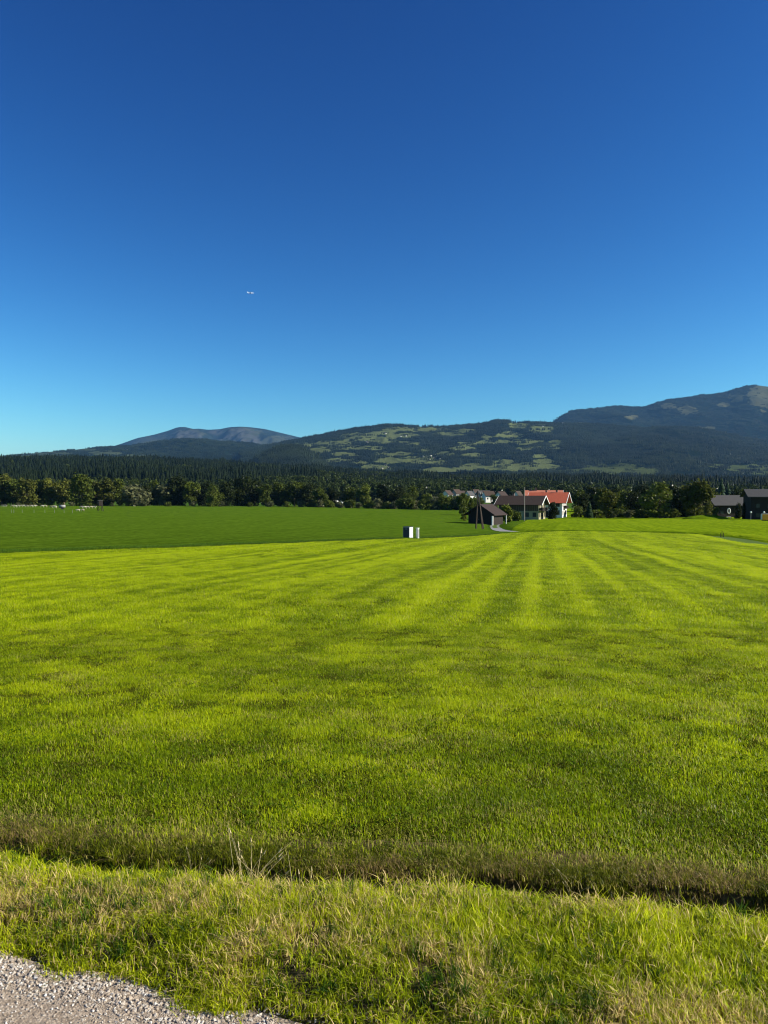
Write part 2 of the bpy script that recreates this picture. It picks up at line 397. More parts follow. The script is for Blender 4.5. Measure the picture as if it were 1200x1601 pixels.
def hill(name, crest, Yc, Yb, pyb, mats, rows=110, step=2.0, amp=.12, seed=1, ells=(), shape=1.0, rocks=(), nscale=1.0, front=0.0):
    cx = np.array([c[0] for c in crest], float); cy = np.array([c[1] for c in crest], float)
    px = np.arange(cx[0], cx[-1] + step, step); py = np.interp(px, cx, cy)
    k = np.exp(-np.linspace(-1.5, 1.5, 7) ** 2); k /= k.sum()
    py = np.convolve(np.pad(py, 3, mode='edge'), k, 'valid')
    s = (px - 600) / 1200.
    t = np.linspace(0, 1, rows); tb = np.linspace(0, 1, 26)[1:]
    base = np.array([P(600, pyb, Yb).z] * len(px))
    ct = np.array([P(600, y, Yc).z for y in py])
    Yg = (Yb + (Yc - Yb) * t)[:, None] + 0 * s[None]
    Yg = Yg - front * (Yc - Yb) * (np.sin(t * math.pi)[:, None]) * (fbm(s * 9 + seed, s * 0, 2, seed)[None] - .5)
    prof_ = t[:, None] ** shape
    X = s[None] * Yg
    L = (ct - base).max() / (1.0) * nscale
    ns = fbm(X / L * .9, Yg / L * .55, 5, seed); ridg = 1 - np.abs(2 * fbm(X / L * 1.6, Yg / L * .7, 4, seed + 5) - 1) * 1.6
    fade = np.sin(np.clip(t, 0, 1) * math.pi)[:, None] ** .7
    Z = base[None] + (ct - base)[None] * (prof_ + amp * fade * ((ns - .5) * 1.6 + (ridg - .6) * .55))
    Zl = base[None] + (ct - base)[None] * t[:, None] ** .02
    # keep the slope under the line of sight to the crest
    lim = EYE + (ct - EYE)[None] * Yg / Yc - .002 * Yg * (1 - t)[:, None]
    Z = np.where(t[:, None] < .995, np.minimum(Z, lim), Z)
    Yk = Yc + (Yc - Yb) * .8 * tb
    Yg = np.vstack([Yg, Yk[:, None] + 0 * s[None]]); X = np.vstack([X, s[None] * Yk[:, None]])
    nb = fbm(X[rows:] / L, Yg[rows:] / L, 4, seed + 9) - .5
    Z = np.vstack([Z, base[None] + (ct - base)[None] * ((1 - tb[:, None]) ** 1.2 + .15 * nb * np.sin(tb * math.pi)[:, None])])
    ipx, ipy = proj(X, Yg, Z)
    md = np.zeros_like(X); jit = fbm(X / L * 14, Yg / L * 9, 4, seed + 30) - .5; jit2 = fbm(X / L * 40, Yg / L * 30, 2, seed + 33) - .5
    for (ex, ey, ea, eb) in ells:
        q = ((ipx - ex) / ea) ** 2 + ((ipy - ey - 1.2) / (eb + 1.6)) ** 2
        md = np.maximum(md, np.clip(1.15 - q * .7 + jit * 1.4 + jit2 * .9, 0, 1))
    rk = np.zeros_like(X)
    for (ex, ey, ea, eb) in rocks:
        q = ((ipx - ex) / ea) ** 2 + ((ipy - ey) / eb) ** 2
        rk = np.maximum(rk, np.clip((1.2 - q * .8 + jit * 2.4) * 1.3, 0, 1))
    V = np.stack([X, Yg, Z], -1).reshape(-1, 3)
    me = mesh_np(name, V, grid_faces(rows + 25, len(px)), mats, {'meadow': md.ravel(), 'rock': rk.ravel()}, True)
    o = add(name, me, kind='structure')
    return dict(X=X, Y=Yg, Z=Z, md=md, rk=rk, rows=rows, px=ipx, py=ipy, crest=(px, py), o=o)

FOREST = (.022, .042, .020)
h_near = hill('forest_hill', [(-760, 781), (-640, 752), (-480, 728), (-260, 719), (-100, 719), (0, 719), (100, 719), (200, 721), (300, 724), (400, 730), (500, 736), (600, 743), (700, 747), (820, 748), (1000, 751), (1200, 754), (1500, 750), (1750, 762), (1950, 781)],
    2500, 800, 783, [hill_mat('hill_forest_floor', (0.0063, 0.0105, 0.0049), (0.0347, 0.0546, 0.0149))], amp=.10, seed=3, step=4,
    ells=[(1165, 762, 24, 4), (1140, 768, 14, 3)])
h_knoll = hill('wooded_knoll', [(385, 735), (400, 722), (415, 711), (432, 702), (447, 697), (460, 696), (472, 700), (485, 709), (497, 720), (515, 732), (540, 738)],
    4000, 3000, 745, [hill_mat('knoll_forest', (0.007, 0.0133, 0.0056), (0.0397, 0.0496, 0.0198))], amp=.10, seed=8)
h_dark = hill('dark_wooded_ridge', [(-480, 734), (-200, 722), (0, 715), (60, 708), (120, 703), (160, 698), (190, 697), (225, 694), (255, 689), (280, 686), (305, 686), (340, 689), (380, 692), (420, 696), (470, 702), (520, 712)],
    7500, 5000, 735, [hill_mat('ridge_forest', (0.0063, 0.0119, 0.007), (0.0546, 0.0694, 0.0347))], amp=.16, seed=12,
    ells=[(80, 708, 40, 2.2), (165, 707, 30, 2.6), (215, 712, 22, 1.6), (130, 702, 24, 1.2), (60, 712, 30, 1.2)])
h_far = hill('distant_mountain', [(60, 715), (120, 708), (170, 700), (190, 694), (215, 685), (240, 680), (262, 674), (278, 668), (290, 667.5), (303, 671), (310, 670), (325, 672), (345, 671), (358, 668), (375, 667), (392, 668), (415, 671), (440, 677), (465, 683), (500, 690), (540, 697), (600, 706)],
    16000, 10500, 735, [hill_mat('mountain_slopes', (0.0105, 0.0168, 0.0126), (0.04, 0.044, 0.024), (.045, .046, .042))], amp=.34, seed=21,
    ells=[(250, 690, 40, 9), (300, 676, 22, 5), (380, 678, 30, 10), (430, 690, 40, 8)], rocks=[(292, 682, 22, 8), (370, 682, 24, 11), (345, 676, 20, 4), (395, 690, 12, 6), (310, 692, 14, 4)])
h_mid = hill('middle_hill', [(380, 705), (420, 696), (445, 691), (470, 686), (490, 682), (520, 676), (560, 669), (600, 664), (625, 665), (660, 667), (700, 667), (735, 664), (758, 662), (768, 658), (780, 656.5), (792, 657), (800, 661), (820, 660), (850, 660), (870, 662), (920, 662), (1000, 668), (1100, 675)],
    6400, 3900, 738, [hill_mat('middle_hill_ground', (.006, .012, .006), (.105, .125, .045))], rows=150, step=1.6, amp=.13, seed=31,
    ells=[(565, 682, 36, 5), (520, 692, 34, 3.2), (600, 676, 26, 2), (650, 670, 48, 2.6), (612, 719, 24, 4), (655, 718, 30, 5), (685, 722, 14, 3), (560, 722, 14, 2), (500, 703, 18, 2.6), (540, 709, 24, 2), (470, 696, 22, 3),
          (795, 679, 22, 3.6), (760, 683, 9, 3), (810, 664, 16, 4), (845, 669, 20, 5), (822, 690, 26, 3), (870, 692, 14, 3.5), (790, 725, 22, 6), (770, 730, 16, 3), (830, 727, 34, 4), (690, 734, 34, 3.5), (650, 738, 18, 2.4), (862, 699, 12, 2.5),
          (820, 729, 62, 4.5), (730, 730, 30, 3), (730, 693, 16, 2), (700, 708, 16, 2.2), (725, 672, 18, 1.6), (640, 692, 22, 1.6), (590, 700, 14, 1.6), (740, 710, 20, 1.6), (600, 690, 18, 1.4), (665, 702, 9, 1.5), (840, 712, 12, 2), (585, 686, 40, 3), (540, 698, 40, 2.5), (630, 680, 30, 2.5), (700, 678, 26, 2), (770, 690, 30, 2), (480, 708, 22, 2.2), (530, 718, 26, 2), (620, 708, 30, 2), (720, 700, 24, 1.6), (740, 728, 24, 3), (590, 729, 30, 3), (830, 700, 30, 2), (850, 720, 20, 2)])
h_right = hill('right_mountain', [(800, 700), (840, 672), (858, 663), (866, 658), (880, 648), (895, 641), (915, 640), (935, 638), (960, 634.5), (985, 635.5), (1005, 636), (1020, 631), (1040, 625), (1065, 622), (1090, 618), (1115, 616), (1135, 613), (1150, 607), (1165, 603), (1178, 602), (1200, 605), (1225, 601), (1260, 606), (1320, 625), (1450, 660), (1600, 700), (1850, 734)],
    9800, 6500, 735, [hill_mat('right_mountain_slopes', (0.007, 0.0126, 0.0077), (0.0794, 0.0794, 0.0372))], rows=140, amp=.17, seed=41,
    ells=[(1194, 620, 26, 20), (1075, 640, 16, 6), (1196, 618, 18, 14), (1150, 621, 14, 5), (1045, 634, 14, 3.5), (912, 662, 12, 1.6), (988, 651, 11, 1.8), (1130, 632, 10, 2), (1100, 668, 18, 1.4), (1230, 612, 25, 12)])
h_low = hill('lower_wooded_ridge', [(780, 742), (810, 728), (850, 716), (880, 704), (910, 690), (950, 678), (990, 671), (1040, 667), (1085, 668), (1120, 674), (1160, 684), (1210, 692), (1280, 690), (1400, 700), (1550, 720), (1800, 744)],
    6200, 3500, 745, [hill_mat('lower_ridge_forest', (0.0063, 0.0119, 0.0066), (0.0645, 0.0818, 0.0273))], rows=130, amp=.16, seed=51, step=2,
    ells=[(950, 731, 60, 7), (1000, 735, 30, 4), (1170, 731, 42, 5), (960, 733, 40, 5.5), (930, 728, 22, 3.5), (975, 727, 10, 2), (900, 735, 30, 2.5), (1165, 732, 36, 3.5), (1120, 727, 14, 1.6), (1190, 738, 22, 3)])

# ------------------------------------------------------------------ scatter: instances on points
PROTO = {}
def proto_collection(name, meshes):
    c = bpy.data.collections.new(name)
    for i, me in enumerate(meshes):
        o = bpy.data.objects.new(f'{name}_{i:02d}', me); c.objects.link(o)
    return c
def scatter(name, pts, coll, n_protos, rz, sc, tint, label, cat='grass', tilt=None, dry=None, szz=None, kind='stuff'):
    n = len(pts); me = bpy.data.meshes.new(name)
    me.vertices.add(n); me.vertices.foreach_set('co', np.asarray(pts, np.float32).ravel())
    rot = np.zeros((n, 3), np.float32); rot[:, 2] = rz
    if tilt is not None: rot[:, :2] = tilt
    scl = np.stack([sc, sc, sc if szz is None else szz], 1).astype(np.float32)
    def fa(k, t, v, prop):
        a = me.attributes.new(k, t, 'POINT'); a.data.foreach_set(prop, np.ascontiguousarray(v).ravel())
    fa('rot', 'FLOAT_VECTOR', rot, 'vector'); fa('scl', 'FLOAT_VECTOR', scl, 'vector')
    fa('tint', 'FLOAT', np.asarray(tint, np.float32), 'value')
    fa('dry', 'FLOAT', np.asarray(dry if dry is not None else np.zeros(n), np.float32), 'value')
    fa('pick', 'INT', rng.integers(0, n_protos, n).astype(np.int32), 'value')
    o = add(name, me, kind=kind)
    tag(o, label, cat)
    g = bpy.data.node_groups.new(name + '_nodes', 'GeometryNodeTree')
    g.interface.new_socket('Geometry', in_out='INPUT', socket_type='NodeSocketGeometry')
    g.interface.new_socket('Geometry', in_out='OUTPUT', socket_type='NodeSocketGeometry')
    N = g.nodes; gi = N.new('NodeGroupInput'); go = N.new('NodeGroupOutput'); iop = N.new('GeometryNodeInstanceOnPoints')
    ci = N.new('GeometryNodeCollectionInfo'); ci.inputs['Collection'].default_value = coll
    ci.inputs['Separate Children'].default_value = True; ci.inputs['Reset Children'].default_value = True
    def na(k, t):
        a = N.new('GeometryNodeInputNamedAttribute'); a.data_type = t; a.inputs['Name'].default_value = k; return a.outputs['Attribute']
    e2r = N.new('FunctionNodeEulerToRotation')
    g.links.new(na('rot', 'FLOAT_VECTOR'), e2r.inputs[0])
    g.links.new(gi.outputs[0], iop.inputs['Points']); g.links.new(ci.outputs[0], iop.inputs['Instance'])
    iop.inputs['Pick Instance'].default_value = True
    g.links.new(na('pick', 'INT'), iop.inputs['Instance Index']); g.links.new(e2r.outputs[0], iop.inputs['Rotation'])
    g.links.new(na('scl', 'FLOAT_VECTOR'), iop.inputs['Scale']); g.links.new(iop.outputs[0], go.inputs[0])
    md = o.modifiers.new('scatter', 'NODES'); md.node_group = g
    return o

# --- conifers
def foliage(name, dark, light, trans=.25, inst='INSTANCER', rand=False, spec=.05):
    M = NM(name)
    f = M.attr('shade')
    if rand: g = M.rnd()
    else: g = M.attr('tint', inst)
    k = M.math('ADD', M.math('MULTIPLY', f, .5), M.math('MULTIPLY', g, .5), True)
    return M.leaf(M.mix(k, dark, light), trans, spec)
m_conifer = foliage('conifer_needles', (.0012, .0035, .002), (.015, .024, .008), .1)
m_grove = foliage('hill_conifers', (.0022, .006, .0035), (.026, .038, .015), .1)
m_broadw = foliage('wood_leaves', (.009, .017, .004), (.058, .078, .016), .25)
def conifer_arrays(r, h, tiers, n, shade0=0):
    V = []; F = []; S = []
    for k in range(tiers):
        z0 = h * (.08 + .86 * k / tiers); z1 = min(h, z0 + h * (1.7 / tiers)); rad = r * (1 - k / tiers) ** .8 + .12 * r
        b = len(V); ph = random.random() * 6; ns = random.random()
        for i in range(n):
            a = ph + 2 * math.pi * i / n; q = rad * (.75 + .5 * random.random())
            V.append((q * math.cos(a), q * math.sin(a), z0 - random.random() * h * .05)); S.append(.2 + .5 * random.random())
        V.append((0, 0, z1)); S.append(random.uniform(.15, .55))
        for i in range(n): F.append((b + i, b + (i + 1) % n, b + n))
    return np.array(V), np.array(F), np.array(S)
def mk_conifer(i):
    V, F, S = conifer_arrays(random.uniform(2.9, 4.4), 1 * random.uniform(16, 25), random.randint(5, 7), 8)
    return mesh_np(f'conifer_{i}', V, F, [m_conifer], {'shade': S})
def mk_grove(i, broad=False):
    Vs = []; Fs = []; Ss = []; off = 0
    for k in range(26):
        h = random.uniform(15, 25)
        V, F, S = conifer_arrays(random.uniform(2.6, 3.8), h, 2, 5)
        V[:, 0] += random.uniform(-34, 34); V[:, 1] += random.uniform(-34, 34); V[:, 2] -= 1
        S = S * .5 + random.random() * .5
        Vs.append(V); Fs.append(F + off); Ss.append(S); off += len(V)
    return mesh_np(f'grove_{i}', np.vstack(Vs), np.vstack(Fs), [m_grove], {'shade': np.concatenate(Ss)})
def leaf_cloud(lobes, nleaf, size, seed=0):
    """leaf-sized quads in and on a set of lobes (x, y, z, rx, rz)"""
    r_ = np.random.default_rng(seed); wts = np.array([l[3] ** 2 * 1.0 for l in lobes]); wts /= wts.sum()
    ids = r_.choice(len(lobes), nleaf, p=wts); L = np.array(lobes)[ids]
    d = r_.normal(size=(nleaf, 3)); d /= np.linalg.norm(d, axis=1)[:, None]
    rad = r_.random(nleaf) ** .35 * (1 + .18 * r_.normal(size=nleaf) * .6)
    nz = 1 + .3 * (fbm(d[:, 0] * 3 + ids * 7.3, d[:, 1] * 3 + d[:, 2] * 2, 2, seed) - .5) * 2
    C = L[:, :3] + d * rad[:, None] * nz[:, None] * np.stack([L[:, 3], L[:, 3], L[:, 4]], 1)
    nrm = d + .8 * r_.normal(size=(nleaf, 3)); nrm /= np.linalg.norm(nrm, axis=1)[:, None]
    t = np.cross(nrm, r_.normal(size=(nleaf, 3))); t /= np.linalg.norm(t, axis=1)[:, None]; b = np.cross(nrm, t)
    s = size * (.6 + .8 * r_.random(nleaf))[:, None]
    V = np.stack([C - t * s - b * s * .3, C + t * s * .1 - b * s, C + t * s + b * s * .3, C - t * s * .1 + b * s], 1).reshape(-1, 3)
    F = np.arange(nleaf * 4).reshape(-1, 4)
    sh = np.repeat(np.clip(.5 * r_.random(nleaf) + .5 * fbm(C[:, 0] * .5, C[:, 2] * .5 + C[:, 1] * .3, 2, seed + 4), 0, 1), 4)
    return V, F, sh
def lobes_tree(h, w_, seed, n=9, low=.3):
    r_ = random.Random(seed); L = [(0, 0, h * .62, w_ * .30, h * .30)]
    for i in range(n):
        a = r_.random() * 6.28; f = r_.uniform(low, .92); q = w_ * .5 * math.sin(math.pi * min(.93, (f - low * .6) / (1 - low * .6))) ** .6 * r_.uniform(.35, .78)
        rr_ = w_ * r_.uniform(.15, .25)
        L.append((q * math.cos(a), q * math.sin(a), h * f - rr_ * .35, rr_, rr_ * r_.uniform(.8, 1.15)))
    return L
def mk_broad_far(i):
    h = 1; V, F, S = leaf_cloud(lobes_tree(14, 10.5, 100 + i, 7, .25), 260, .95, 100 + i)
    return mesh_np(f'broadleaf_{i}', V, F, [m_broadw], {'shade': S})
C_con = proto_collection('conifers', [mk_conifer(i) for i in range(6)])
C_brd = proto_collection('broadleaves', [mk_broad_far(i) for i in range(6)])
C_grv = proto_collection('groves', [mk_grove(i) for i in range(5)])

def on_hill(h, n, keep=None, back=0.0, jitter=True):
    """n random points on the camera-facing side, uniform in area"""
    rows = h['rows'] + int(25 * back); X, Y, Z = h['X'][:rows], h['Y'][:rows], h['Z'][:rows]
    A = np.abs((X[:-1, 1:] - X[:-1, :-1]) * (Y[1:, :-1] - Y[:-1, :-1])).ravel(); A = A / A.sum()
    idx = rng.choice(len(A), n, p=A); nc = X.shape[1]; i, j = idx // (nc - 1), idx % (nc - 1)
    fu, fv = rng.random(n), rng.random(n)
    def bl(G): return (G[i, j] * (1 - fu) + G[i, j + 1] * fu) * (1 - fv) + (G[i + 1, j] * (1 - fu) + G[i + 1, j + 1] * fu) * fv
    out = [bl(G) for G in (X, Y, Z, h['md'][:rows], h['rk'][:rows])]
    return out
# near forested hill: single conifers and broadleaves
x, y, z, md, rk = on_hill(h_near, 145000, back=.15)
ppx, ppy = proj(x, y, z)
bn = fbm(x * .011, y * .006, 4, 77)
leafy = np.clip((ppx - 380) / 120, 0, 1) * np.clip((1010 - ppx) / 200, .15, 1) * .75 * np.clip((1500 - y) / 500, 0, 1) + (y < 1000) * .25 + .33
isb = (bn + .25 * (rng.random(len(x)) - .5)) < leafy
ok = (md < .5)
big = np.clip(.45 + 1.1 * fbm(x * .02, y * .006, 3, 79), .6, 1.45)
c1 = ok & ~isb; c2 = ok & isb & (rng.random(len(x)) < .6)
scatter('conifer_forest', np.stack([x, y, z - .5], 1)[c1], C_con, 6, rng.random(c1.sum()) * 6.28, (.34 + .70 * rng.random(c1.sum()) ** 1.6) * big[c1],
        np.clip(.75 * rng.random(c1.sum()) ** 1.5 + 2.2 * (bn[c1] - .42), 0, 1), 'dark spruce forest covering the long low hill behind the fields', 'forest')
scatter('broadleaf_wood', np.stack([x, y, z - .5], 1)[c2], C_brd, 6, rng.random(c2.sum()) * 6.28, (.65 + .55 * rng.random(c2.sum())),
        rng.random(c2.sum()), 'lighter broadleaf wood mixed into the foot of the dark forest hill', 'forest')
def groves(h, n, name, label, thr=.45, rthr=.5):
    x, y, z, md, rk = on_hill(h, n, back=.12)
    ok = (md < thr + .25 * (rng.random(n) - .5)) & (rk < rthr) | (rng.random(n) < .09)
    x, y, z = x[ok], y[ok], z[ok]; m = len(x)
    scatter(name, np.stack([x, y, z - 3], 1), C_grv, 5, rng.random(m) * 6.28, .4 + .5 * rng.random(m) ** 1.5 + .25 * (rng.random(m) < .06), np.clip(2.2 * (fbm(x * .004, y * .003, 4, 5) - .42) + .75 * rng.random(m) ** 2, 0, 1) ** 1.3, label, 'forest')
groves(h_knoll, 4000, 'knoll_forest', 'dark trees covering the small cone shaped knoll left of the middle hill')
groves(h_dark, 9000, 'ridge_forest', 'dense dark forest on the rounded ridge below the distant mountain')
groves(h_mid, 13000, 'hillside_forest', 'patches of spruce wood between the meadows of the middle hill', .22)
groves(h_right, 15000, 'mountain_forest', 'blue dark forest covering the high mountain on the right', .4)
groves(h_low, 14000, 'lower_ridge_forest', 'dark forest covering the lower ridge in front of the right mountain')

def crest_trees(h, x0, x1, n, name, label, sc0, sc1, r0=-6, r1=2):
    rows = h['rows']; a = rng.integers(rows + r0, rows + r1, n); px = rng.uniform(x0, x1, n)
    keep = fbm(px * .06, px * 0, 3, 19) > .42; a, px = a[keep], px[keep]; m = len(px)
    ci = np.clip(np.searchsorted(h['crest'][0], px), 0, len(h['crest'][0]) - 1)
    p = np.stack([h['X'][a, ci] + rng.normal(size=m) * 8, h['Y'][a, ci], h['Z'][a, ci] - 2], 1)
    scatter(name, p, C_con, 6, rng.random(m) * 6.28, rng.uniform(sc0, sc1, m), rng.random(m) * .6, label, 'trees')
crest_trees(h_mid, 470, 900, 700, 'crest_trees', 'single spruces standing along the skyline of the middle hill', .6, 1.25)
crest_trees(h_right, 862, 1160, 700, 'mountain_crest_trees', 'spruces along the skyline of the right mountain', .6, 1.2)
crest_trees(h_near, -250, 1400, 500, 'forest_top_trees', 'tallest spruces rising from the top of the dark forest', .7, 1.15)

# ------------------------------------------------------------------ single trees
m_leafA = foliage('tree_leaves_green', (.022, .034, .007), (.125, .155, .024), .3, rand=True)
m_leafB = foliage('tree_leaves_olive', (.030, .038, .008), (.155, .165, .030), .3, rand=True)
m_leafC = foliage('tree_leaves_dark', (0.0072, 0.0132, 0.0048), (0.0324, 0.0432, 0.0117), .25, rand=True)
m_leafD = foliage('shrub_leaves_bright', (.06, .085, .014), (.16, .18, .025), .35, rand=True)
m_leafE = foliage('shrub_leaves_pale', (.06, .07, .035), (.13, .135, .06), .3, rand=True)
m_bark = plain('bark', (.11, .085, .06), .95, .4, 2.0)
def trunk_mesh(name, h, r, seed):
    r_ = random.Random(seed); mb = MB(); p0 = Vector((0, 0, -.3)); top = h * .62; pts = [p0]
    for k in range(1, 5): pts.append(Vector((r_.uniform(-.2, .2), r_.uniform(-.2, .2), top * k / 4)))
    for k in range(4): mb.tube(pts[k], pts[k + 1], r * (1.15 - .2 * k), r * (.95 - .2 * k), 7)
    for k in range(6):
        q = pts[1 + k % 4]; a = r_.random() * 6.28; l = h * r_.uniform(.15, .26)
        mb.tube(q, q + Vector((math.cos(a) * l * .8, math.sin(a) * l * .8, l * .8)), r * .4, r * .12, 5)
    return mb.mesh(name, m_bark, True)
TREES = {}
def tree_proto(key, h, w_, mat, nleaf, leaf, seed, low=.22, n=11):
    V, F, S = leaf_cloud(lobes_tree(h, w_, seed, n, low), nleaf, leaf, seed)
    TREES[key] = (mesh_np('crown_' + key, V, F, [mat], {'shade': S}), trunk_mesh('trunk_' + key, h, h * .02, seed), h)
for i in range(4): tree_proto(f'green{i}', 16, 11 + i, m_leafA, 2600, .42, 200 + i, .14)
for i in range(3): tree_proto(f'olive{i}', 15, 10 + i, m_leafB, 2400, .42, 210 + i, .14)
for i in range(3): tree_proto(f'dark{i}', 15, 12 + i, m_leafC, 3400, .38, 220 + i, .12, 14)
for i in range(2): tree_proto(f'bright{i}', 5, 4.4 + i, m_leafD, 1200, .25, 230 + i, .08, 8)
for i in range(3): tree_proto(f'pale{i}', 5, 6.5, m_leafE, 1100, .28, 240 + i, .03, 8)
for i in range(2): tree_proto(f'bush{i}', 4, 5.5, m_leafA, 1100, .26, 250 + i, .03, 8)
Vc, Fc, Sc_ = conifer_arrays(2.6, 15, 12, 12)
TREES['fir'] = (mesh_np('crown_fir', Vc, Fc, [foliage('fir_needles', (.012, .026, .012), (.03, .05, .02), .1, rand=True)], {'shade': Sc_}), trunk_mesh('trunk_fir', 15, .2, 5), 15)
def tree(key, px, Y, hpx, label, cat='tree', group=None, name=None, wide=1.0, z=None):
    crown, trunk, h0 = TREES[key]; X = (px - 600) / 1200. * Y
    zz = float(H(X, Y)) - (.0 if Y < 430 else 0.0) if z is None else z
    k = hpx * Y / 1200. / h0
    r = bpy.data.objects.new(name or 'tree', None); COL.objects.link(r); r.location = (X, Y, zz); r.rotation_euler[2] = random.random() * 6.28
    r.scale = (k * wide, k * wide, k); r.empty_display_size = .5
    tag(r, label, cat, group)
    part('crown', crown, r); part('trunk', trunk, r)
    return r
ORD = ['first', 'second', 'third', 'fourth', 'fifth', 'sixth', 'seventh', 'eighth', 'ninth', 'tenth', 'eleventh', 'twelfth', 'thirteenth', 'fourteenth', 'fifteenth', 'sixteenth', 'seventeenth', 'eighteenth', 'nineteenth', 'twentieth', 'twenty-first', 'twenty-second', 'twenty-third', 'twenty-fourth', 'twenty-fifth', 'twenty-sixth', 'twenty-seventh', 'twenty-eighth', 'twenty-ninth', 'thirtieth']
# row along the far edge of the pasture (px, height px, kind)
row = [(-45, 44, 'green0'), (-20, 50, 'olive1'), (3, 44, 'olive0'), (20, 42, 'green1'), (40, 40, 'olive2'), (58, 37, 'green2'), (78, 38, 'olive0'), (100, 40, 'olive1'), (128, 48, 'green3'), (150, 36, 'olive2'), (165, 38, 'olive0'),
       (186, 38, 'green0'), (208, 34, 'pale0'), (226, 30, 'dark0'), (240, 37, 'green2'), (256, 32, 'pale1'), (275, 42, 'dark1'), (296, 38, 'green1'), (315, 34, 'dark2'), (333, 31, 'green2'), (352, 36, 'dark0'), (378, 42, 'dark1'), (398, 40, 'dark2'), (415, 32, 'green0'), (438, 36, 'green3'), (460, 40, 'green1'), (478, 34, 'dark2')]
desc = {'green': 'leafy green', 'olive': 'olive brown tinged', 'dark': 'dark round crowned', 'pale': 'pale grey green', 'bright': 'bright yellow green', 'bush': 'dull green'}
for i, (px, hp, k) in enumerate(row):
    if px < -30: lab = 'tree beyond the left end of the row along the far pasture edge'
    else: lab = f"{desc[k.rstrip('0123456789')]} tree, {ORD[i-1]} from the left in the row edging the far pasture"
    tree(k, px, 470 + random.uniform(-12, 22), hp * 1.1, lab, group='trees along the far edge of the pasture', wide=1.15)
brow = [(-10, 4), (28, 6), (62, 5), (112, 7), (140, 5), (175, 6), (200, 7), (222, 9), (262, 8), (302, 9), (330, 10), (345, 9), (390, 8), (422, 10), (448, 9), (470, 11), (487, 10), (500, 12), (514, 13), (530, 11), (545, 14), (560, 10), (575, 15), (590, 17), (604, 12), (617, 14), (632, 20), (648, 15), (663, 18), (680, 22), (696, 24), (712, 20), (726, 26)]
kinds = ['bush0', 'pale0', 'bush1', 'pale1', 'bush0', 'pale2']
for i, (px, hp) in enumerate(brow):
    k = kinds[i % 6]; Yb = np.interp(px, [0, 480, 600, 730], [455, 452, 405, 385])
    where = 'at the foot of the tree row' if px < 480 else 'in the low hedge behind the pasture'
    n_ = i + 1 if px < 480 else i - 15
    tree(k, px, Yb + random.uniform(-3, 6), hp, f"{desc[k[:-1]]} shrub, {ORD[n_-1]} from the left {where}", 'shrub', 'shrubs along the far edge of the pasture', 'shrub', wide=1.1)
# leafy trees behind the hedge and round the village
mid = [(498, 450, 34, 'green1'), (520, 455, 30, 'dark1'), (545, 460, 34, 'green3'), (570, 455, 36, 'green0'), (598, 445, 38, 'dark0'), (622, 450, 34, 'dark2'), (645, 440, 36, 'green2'), (668, 440, 26, 'green1')]
for i, (px, Y, hp, k) in enumerate(mid):
    tree(k, px, Y, hp, f"{desc[k[:-1]]} tree, {ORD[i]} from the left behind the low hedge in the middle distance", group='trees behind the low hedge', wide=1.1)
tree('bright0', 792, 212, 29, 'bright yellow green bush beside the dark wooden barn', 'shrub', name='shrub', wide=.95)
tree('bush0', 805, 222, 17, 'low dull green bush in front of the dark roofed farmhouse', 'shrub', name='shrub')
tree('dark0', 863, 236, 27, 'dark tree filling the gap between the two farmhouses', wide=.95)
tree('bush1', 903, 262, 20, 'dark bush right of the red roofed farmhouse', 'shrub', name='shrub')
tree('bright1', 725, 225, 12, 'small light green bush left of the forked wooden pole', 'shrub', name='shrub')
tree('green0', 722, 300, 34, 'slim leafy tree left of the wooden barn at the pasture end', wide=.8)
tree('green2', 737, 290, 26, 'small leafy tree close behind the left side of the wooden barn', wide=.8)
tree('fir', 921, 245, 28, 'small dark conifer standing at the edge of the bright meadow', wide=1.2)
tree('dark1', 910, 285, 34, 'dark round tree right behind the small dark conifer', wide=.95)
tree('olive1', 948, 252, 50, 'brownish dark tree between the farmhouses and the two big trees', wide=1.0)
tree('green1', 972, 300, 42, 'leafy green tree left of the big round tree', wide=1.05)
tree('dark2', 992, 268, 42, 'dark tree touching the big round tree on its left', wide=1.0)
tree('green2', 1031, 246, 58, 'big round dark green tree at the meadow edge, left of the big pair', wide=1.28)
tree('olive1', 1086, 248, 64, 'tallest olive green tree at the meadow edge, right of the big pair', wide=1.12)
tree('dark0', 1060, 262, 48, 'dark tree in the gap between the two big trees', wide=1.1)
tree('dark1', 1153, 236, 24, 'dark shrub in front of the middle of the long dark barn', 'shrub', name='shrub', wide=.7)
tree('dark0', 1164, 230, 27, 'tall dark shrub between the long barn and the big dark house', 'shrub', name='shrub', wide=.6)
tree('olive0', 1118, 234, 18, 'brownish shrub covering the left end of the long barn', 'shrub', name='shrub', wide=1.1)
tree('olive2', 1108, 240, 28, 'reddish brown small tree beside the long dark barn', wide=.9)
for i_, (px_, Y_, h_, k_) in enumerate([(905, 345, 30, 'green0'), (926, 350, 34, 'dark0'), (941, 340, 28, 'green2'), (959, 355, 32, 'dark2'), (985, 345, 30, 'green3'), (1003, 350, 36, 'dark1'), (1022, 345, 34, 'green0'), (1046, 350, 38, 'dark0'), (1070, 345, 36, 'green1'), (1096, 340, 34, 'dark2'), (1118, 330, 30, 'green2'), (1150, 335, 30, 'dark1'), (1172, 345, 32, 'green3')]):
    tree(k_, px_, Y_, h_ * 1.15, f"{desc[k_[:-1]]} tree, {ORD[i_]} from left in the row behind the big dark trees", group='trees behind the right meadow edge', wide=1.25)
